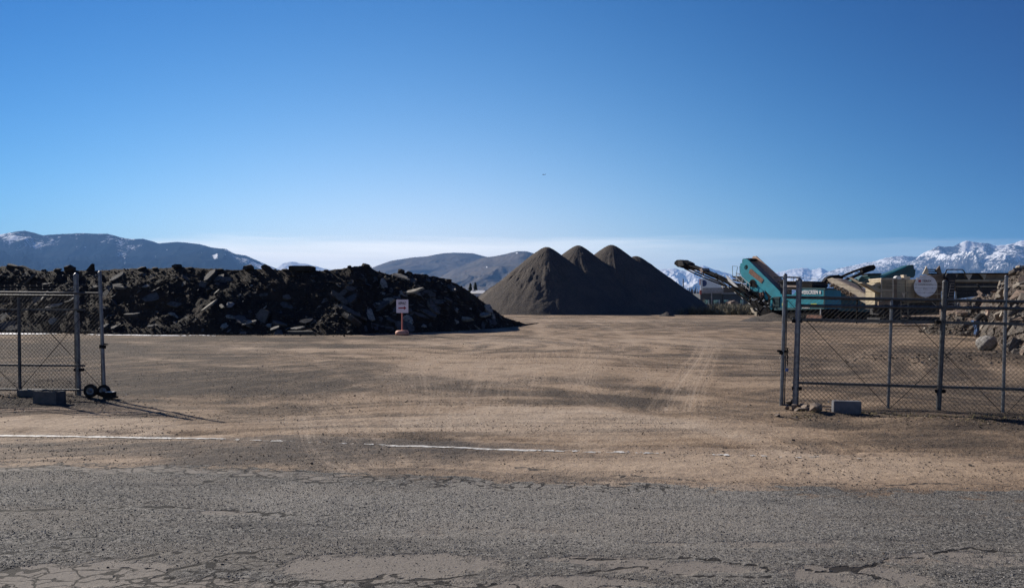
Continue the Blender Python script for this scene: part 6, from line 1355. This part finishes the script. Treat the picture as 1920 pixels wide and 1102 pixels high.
skin('hood', [v(.50, 0, 1.21), v(.57, 0, 1.185), v(.62, 0, 1.15)], [(0, 1), (1, 2)], [.10, .125, .11], M['hoodie'], ppl)
mb = MB(); mb.wheel(v(.50, -.08, 1.33), (.5, 0, 1), .09, .04, 16, prof=[(0, -.02), (.09, -.02), (.085, .02), (.05, .045), (0, .05)]); mb.build('cap', M['cap'], ppl)  # pale disc standing in for a white glint by the hood
for sy, (x, y) in ((-1, (-.03, -.13)), (1, (.07, .145))):
    mb = MB(); mb.box(v(x+.06, y, .045), .27, .095, .08, bev=.025); mb.box(v(x, y, .11), .11, .09, .1, bev=.025); mb.build('boot', M['boot'], ppl)
for nm, wr in (('hand', (.50, -.18, .66)), ('hand', (.53, .15, .70))):
    mb = MB(); w0 = Vector(v(*wr)); dd = Vector((.25, .0, -1)).normalized(); mb.beam(w0, w0+dd*.095, .075, .028)
    for k in range(4): a0 = w0+dd*.09+Vector((0, (k-1.5)*.019, 0)); L_ = (.06, .075, .07, .055)[k]; mb.tube(a0, a0+dd*L_*.5, .009, .0085, 8); mb.tube(a0+dd*L_*.5, a0+dd*L_*.5+Vector((-.2, 0, -1)).normalized()*L_*.5, .0085, .007, 8)
    mb.tube(w0+dd*.03+Vector((.02, -.03, 0)), w0+dd*.085+Vector((.04, -.045, 0)), .011, .008, 8); mb.build(nm, M['skin'], ppl)
# ================================================================== DISTANT BUILDING, TREES, BRUSH
YB = 210
def bx_px(mb, x0, x1, y0, y1, Y0, depth, mi=0): mb.prism([at(x0, y1, Y0), at(x1, y1, Y0), at(x1, y0, Y0), at(x0, y0, Y0)], (0, depth, 0), mi)
BD = empty('metal_building', (at(1355, 570, YB).x, YB, 0), 'low dark building with a white ribbed metal roof beyond the black conveyor', 'building')
M['roofw'] = simple('ribbed_white_metal', (.50, .56, .60), (.42, .47, .5), 2, .5, .1, 0); M['wall_gr'] = simple('grey_fascia', (.34, .33, .32), None, 2, .8); M['wall_dk'] = simple('dark_wall', (.050, .058, .066), (.035, .04, .05), .6, .6, 0, 0); M['brownw'] = simple('brown_fascia', (.18, .12, .08), None, 1, .8)
m, nt, b = nodes('window_glass'); b.inputs['Base Color'].default_value = (.10, .22, .24, 1); b.inputs['Roughness'].default_value = .12; b.inputs['Metallic'].default_value = .3; M['winglass'] = m
mb = MB(); rf = [at(1313.5, 539.5, YB), at(1356, 539.5, YB), at(1356, 523, YB+4.5), at(1313.5, 522, YB+4.5)]; mb.prism(rf, (0, .1, -.25)); r_o = mb.build('roof', M['roofw'], BD)
mb = MB()
for k in range(22): q = k/21; a = rf[0].lerp(rf[1], q); b2 = rf[3].lerp(rf[2], q); mb.beam(a+Vector((0, -.04, .05)), b2+Vector((0, -.04, .05)), .09, .12)
mb.build('roof_ribs', M['roofw'], r_o)
mb = MB(); bx_px(mb, 1313.5, 1356, 539.7, 546.4, YB, .5); mb.build('fascia', M['wall_gr'], BD)
mb = MB(); bx_px(mb, 1313, 1356.5, 546.6, 550, YB-.3, .8); mb.build('fascia', simple('pale_fascia', (.27, .26, .26), None, 2, .8), BD)
mb = MB(); bx_px(mb, 1313, 1356, 550, 572, YB+.6, 14); bx_px(mb, 1356, 1420, 550, 572, YB+.2, 14); mb.build('wall', M['wall_dk'], BD)
mb = MB(); bx_px(mb, 1356, 1420, 538, 549, YB+1, 12); mb.build('upper_wall', M['brownw'], BD)
mb = MB(); bx_px(mb, 1354.8, 1356.5, 536, 551, YB-.5, 1.2); bx_px(mb, 1356, 1420, 548.8, 551, YB-.4, .6); mb.build('trim', M['wall_gr'], BD)
mb = MB(); bx_px(mb, 1333.7, 1335.3, 546, 572, YB-.6, .25); mb.build('column', M['wall_gr'], BD)
for x0, x1 in ((1318, 1330), (1338, 1350), (1357, 1366), (1388, 1394)):
    mb = MB(); bx_px(mb, x0, x1, 562, 569.5, YB+.1, .25); w_ = mb.build('window', M['winglass'], BD); mb = MB(); bx_px(mb, x1-2.2, x1-.8, 562, 571, YB-.05, .12); mb.build('frame', M['pale'], w_)
# round blue sign on the gable end with its white and red strip
mb = MB(); c_ = at(1319.5, 531, YB-.3); mb.tube(c_, c_+Vector((0, .15, 0)), 6.0/F*YB, n=32); mb.build('round_sign', simple('blue_sign', (.03, .06, .17), None, 3, .6), BD)
mb = MB(); bx_px(mb, 1313.2, 1317.2, 523, 544, YB-.5, .15); mb.build('sign_strip', M['white'], BD); mb = MB(); bx_px(mb, 1311.6, 1313.2, 523, 534, YB-.5, .15); mb.build('sign_edge', simple('orange_sign', (.5, .2, .12), None, 3, .6), BD)
mb = MB(); bx_px(mb, 1312, 1315.5, 544, 552, YB-.5, .15); mb.build('sign_foot', simple('red_sign', (.4, .08, .06), None, 3, .6), BD)
# tan shed right of the windows
mb = MB(); q = [at(1370, 570, YB-8), at(1384, 570, YB-8), at(1384, 566, YB-8), at(1378, 563, YB-8), at(1370, 566, YB-8)]; mb.prism(q, (0, 5, 0)); o = mb.build('garden_shed', simple('tan_shed', (.20, .15, .12), None, 2, .8)); tag(o, 'small tan gabled shed in front of the dark building', 'shed')
# utility pole
pb = P(1281.5, 581); mb = MB(); a = at(1281.5, 581, 190); a.z = 0; mb.tube(a, at(1281, 523, 190), .16, .12, 8); o = mb.build('utility_pole', simple('pole_wood', (.07, .055, .045), None, 3, .9)); tag(o, 'dark wooden utility pole left of the bare trees', 'utility pole')
pm = MB(); a = at(1352.6, 575, 178); a.z = 0; 
# bare trees
def bare_tree(px, py_top, Y, seed, lean, label):
    rt = random.Random(seed); base = at(px, 570, Y); base.z = 0; H = at(px, py_top, Y).z; root = empty('bare_tree', base, label, 'tree', 'leafless trees beside the building')
    tk = MB(); br = MB()
    def grow(p, d, L, r, lvl):
        q = p+d*L; (tk if lvl == 0 else br).tube(p, q, r, r*.72, 6 if lvl < 2 else 4, cap=False)
        if lvl >= 5: return
        for k in range(3 if lvl < 2 else 2 if lvl < 4 else 3):
            nd_ = (d+Vector((rt.gauss(0, .42), rt.gauss(0, .42), rt.gauss(.06, .25)))).normalized(); grow(p+d*L*rt.uniform(.6, 1), nd_, L*rt.uniform(.6, .8), r*.6, lvl+1)
    grow(base, Vector((lean, 0, 1)).normalized(), H*.32, H*.022, 0); grow(base+Vector((.25, 0, 0)), Vector((lean-.35, .1, 1)).normalized(), H*.3, H*.016, 0)
    mt = simple('bark', (.09, .07, .055), (.05, .04, .033), 4, .95, 0, 0)
    tk.build('trunk', mt, root, recalc=False); br.build('crown', mt, root, recalc=False)
bare_tree(1302, 527, 175, 3, -.25, 'taller leafless tree between the gravel pile and the building')
bare_tree(1289, 548, 170, 5, -.2, 'short leafless tree just right of the utility pole')
bare_tree(1318, 548, 182, 8, .1, 'small leafless tree in front of the building left corner')
# two conifers and the white-roofed house beyond the heap
def conifer(px, y0, y1, Y, seed, label):
    rt = random.Random(seed); b0 = at(px, y0, Y); b0.z = 0; H = at(px, y1, Y).z; root = empty('conifer', b0, label, 'tree', 'dark conifers by the white roof')
    mb = MB(); mb.tube(b0, b0+Vector((0, 0, H*.95)), H*.02, H*.005, 6); mb.build('trunk', simple('conifer_bark', (.06, .045, .035), None, 3, .9), root)
    V_ = []; F_ = []
    for k in range(900):
        q = rt.random(); z = H*(.10+.9*q); r = H*.20*(1-q)**.8*rt.uniform(.3, 1.15)+.05; t = rt.uniform(0, 6.28); c = b0+Vector((math.cos(t)*r, math.sin(t)*r, z-r*.25)); s = H*.035*rt.uniform(.6, 1.3); d = Vector((math.cos(t), math.sin(t), -.5)).normalized(); w = d.cross(Vector((0, 0, 1))).normalized(); i = len(V_); V_ += [tuple(c-w*s), tuple(c+w*s), tuple(c+d*s*1.8), tuple(c+Vector((0, 0, s)))]; F_ += [(i, i+1, i+2), (i, i+1, i+3)]
    link('crown', npmesh('crown', V_, F_), simple('conifer_needles', (.020, .035, .020), (.012, .02, .014), 3, .9, 0, 0), root)
conifer(882, 552, 532, 420, 1, 'dark conifer left of the white roof beyond the heap'); conifer(891, 550, 530, 440, 2, 'second dark conifer just behind the white roof')
HSE = empty('white_roof_house', (at(895, 560, 400).x, 400, 0), 'small house with a bright white roof glimpsed between the dark heap and the gravel cones', 'house')
mb = MB(); bx_px(mb, 882, 912, 549, 575, 400, 8); mb.build('wall', simple('pale_house_wall', (.42, .46, .55), None, 1, .8), HSE)
mb = MB(); mb.prism([at(880, 550, 399), at(913, 550, 399), at(908, 544.5, 403), at(884, 544.5, 403)], (0, 4, .1)); mb.prism([at(884, 546, 396), at(893, 546, 396), at(888.5, 543.5, 396)], (0, 4, 0)); mb.build('roof', M['white'], HSE)
mb = MB(); mb.tube(at(887.5, 546, 398), at(887, 539, 398), .45, .2, 8); mb.build('chimney', M['white'], HSE)
# brush belt behind the yard
def shrubs(name, specs, mat, label, blade=(.5, .03), kind='stuff'):
    V_ = []; rt = np.random.default_rng(11); allV = []
    for (px0, px1, Y0, Y1, n, h) in specs:
        Yc = rt.uniform(Y0, Y1, n); pxx = rt.uniform(px0, px1, n); xc = (pxx-960)/F*Yc; hh = h*rt.uniform(.5, 1.25, n)
        m_ = 60; t = rt.uniform(0, 2*np.pi, (n, m_)); el = rt.uniform(.1, 1.5, (n, m_)); ln = hh[:, None]*rt.uniform(.5, 1.15, (n, m_)); r0 = rt.uniform(0, .45, (n, m_))*hh[:, None]
        bx = xc[:, None]+np.cos(t)*r0; by = Yc[:, None]+np.sin(t)*r0; bz = rt.uniform(0, .4, (n, m_))*hh[:, None]
        tx = bx+np.cos(t)*np.cos(el)*ln*.7; ty = by+np.sin(t)*np.cos(el)*ln*.7; tz = bz+np.sin(el)*ln*.75
        w = blade[1]*hh[:, None]*rt.uniform(.6, 1.5, (n, m_)); a = np.stack([bx-np.sin(t)*w, by+np.cos(t)*w, bz], -1); b_ = np.stack([bx+np.sin(t)*w, by-np.cos(t)*w, bz], -1); c_ = np.stack([tx, ty, tz], -1)
        allV.append(np.stack([a, b_, c_], 2).reshape(-1, 3))
    Vv = np.concatenate(allV); f = np.arange(len(Vv)).reshape(-1, 3); o = link(name, npmesh(name, Vv, f), mat); tag(o, label, 'brush', kind=kind)
M['sage'] = simple('sage_brush', (.17, .155, .11), (.10, .085, .06), .8, .95, 0, 0); M['sage2'] = simple('grey_tree_belt', (.085, .08, .085), (.06, .058, .06), .2, .95, 0, 0)
shrubs('sagebrush', [(1255, 1600, 128, 168, 900, 1.5), (880, 1000, 150, 260, 300, 1.4), (1240, 1560, 168, 200, 500, 1.8)], M['sage'], 'belt of dry olive-grey sagebrush between the yard and the building', (.5, .045))
shrubs('distant_tree_belt', [(860, 1000, 460, 800, 260, 7), (1230, 1420, 420, 900, 420, 9), (1400, 2100, 500, 1100, 500, 9), (-700, 900, 700, 1200, 400, 8)], M['sage2'], 'far grey-blue belt of bare trees and roofs under the mountains', (.5, .07))
# small aeroplane far off in the sky
ap_ = at(1019.5, 327.5, 2200); AE = empty('aeroplane', ap_, 'tiny dark aeroplane high in the clear sky above the gravel piles', 'aeroplane')
mb = MB(); mb.tube(ap_+Vector((-3.9, 0, -.1)), ap_+Vector((2.6, 0, .1)), .75, .6, 10); mb.tube(ap_+Vector((2.6, 0, .1)), ap_+Vector((5.4, 0, .4)), .6, .15, 10); mb.build('fuselage', M['dkgrey'], AE)
mb = MB(); mb.beam(ap_+Vector((-.6, -5, .5)), ap_+Vector((-.6, 5, .5)), 1.5, .25); mb.build('wing', M['dkgrey'], AE); mb = MB(); mb.prism([ap_+Vector((4.0, 0, .4)), ap_+Vector((5.6, 0, .4)), ap_+Vector((5.8, 0, 2.0)), ap_+Vector((5.0, 0, 2.0))], (0, .2, 0)); mb.build('tail_fin', M['dkgrey'], AE)
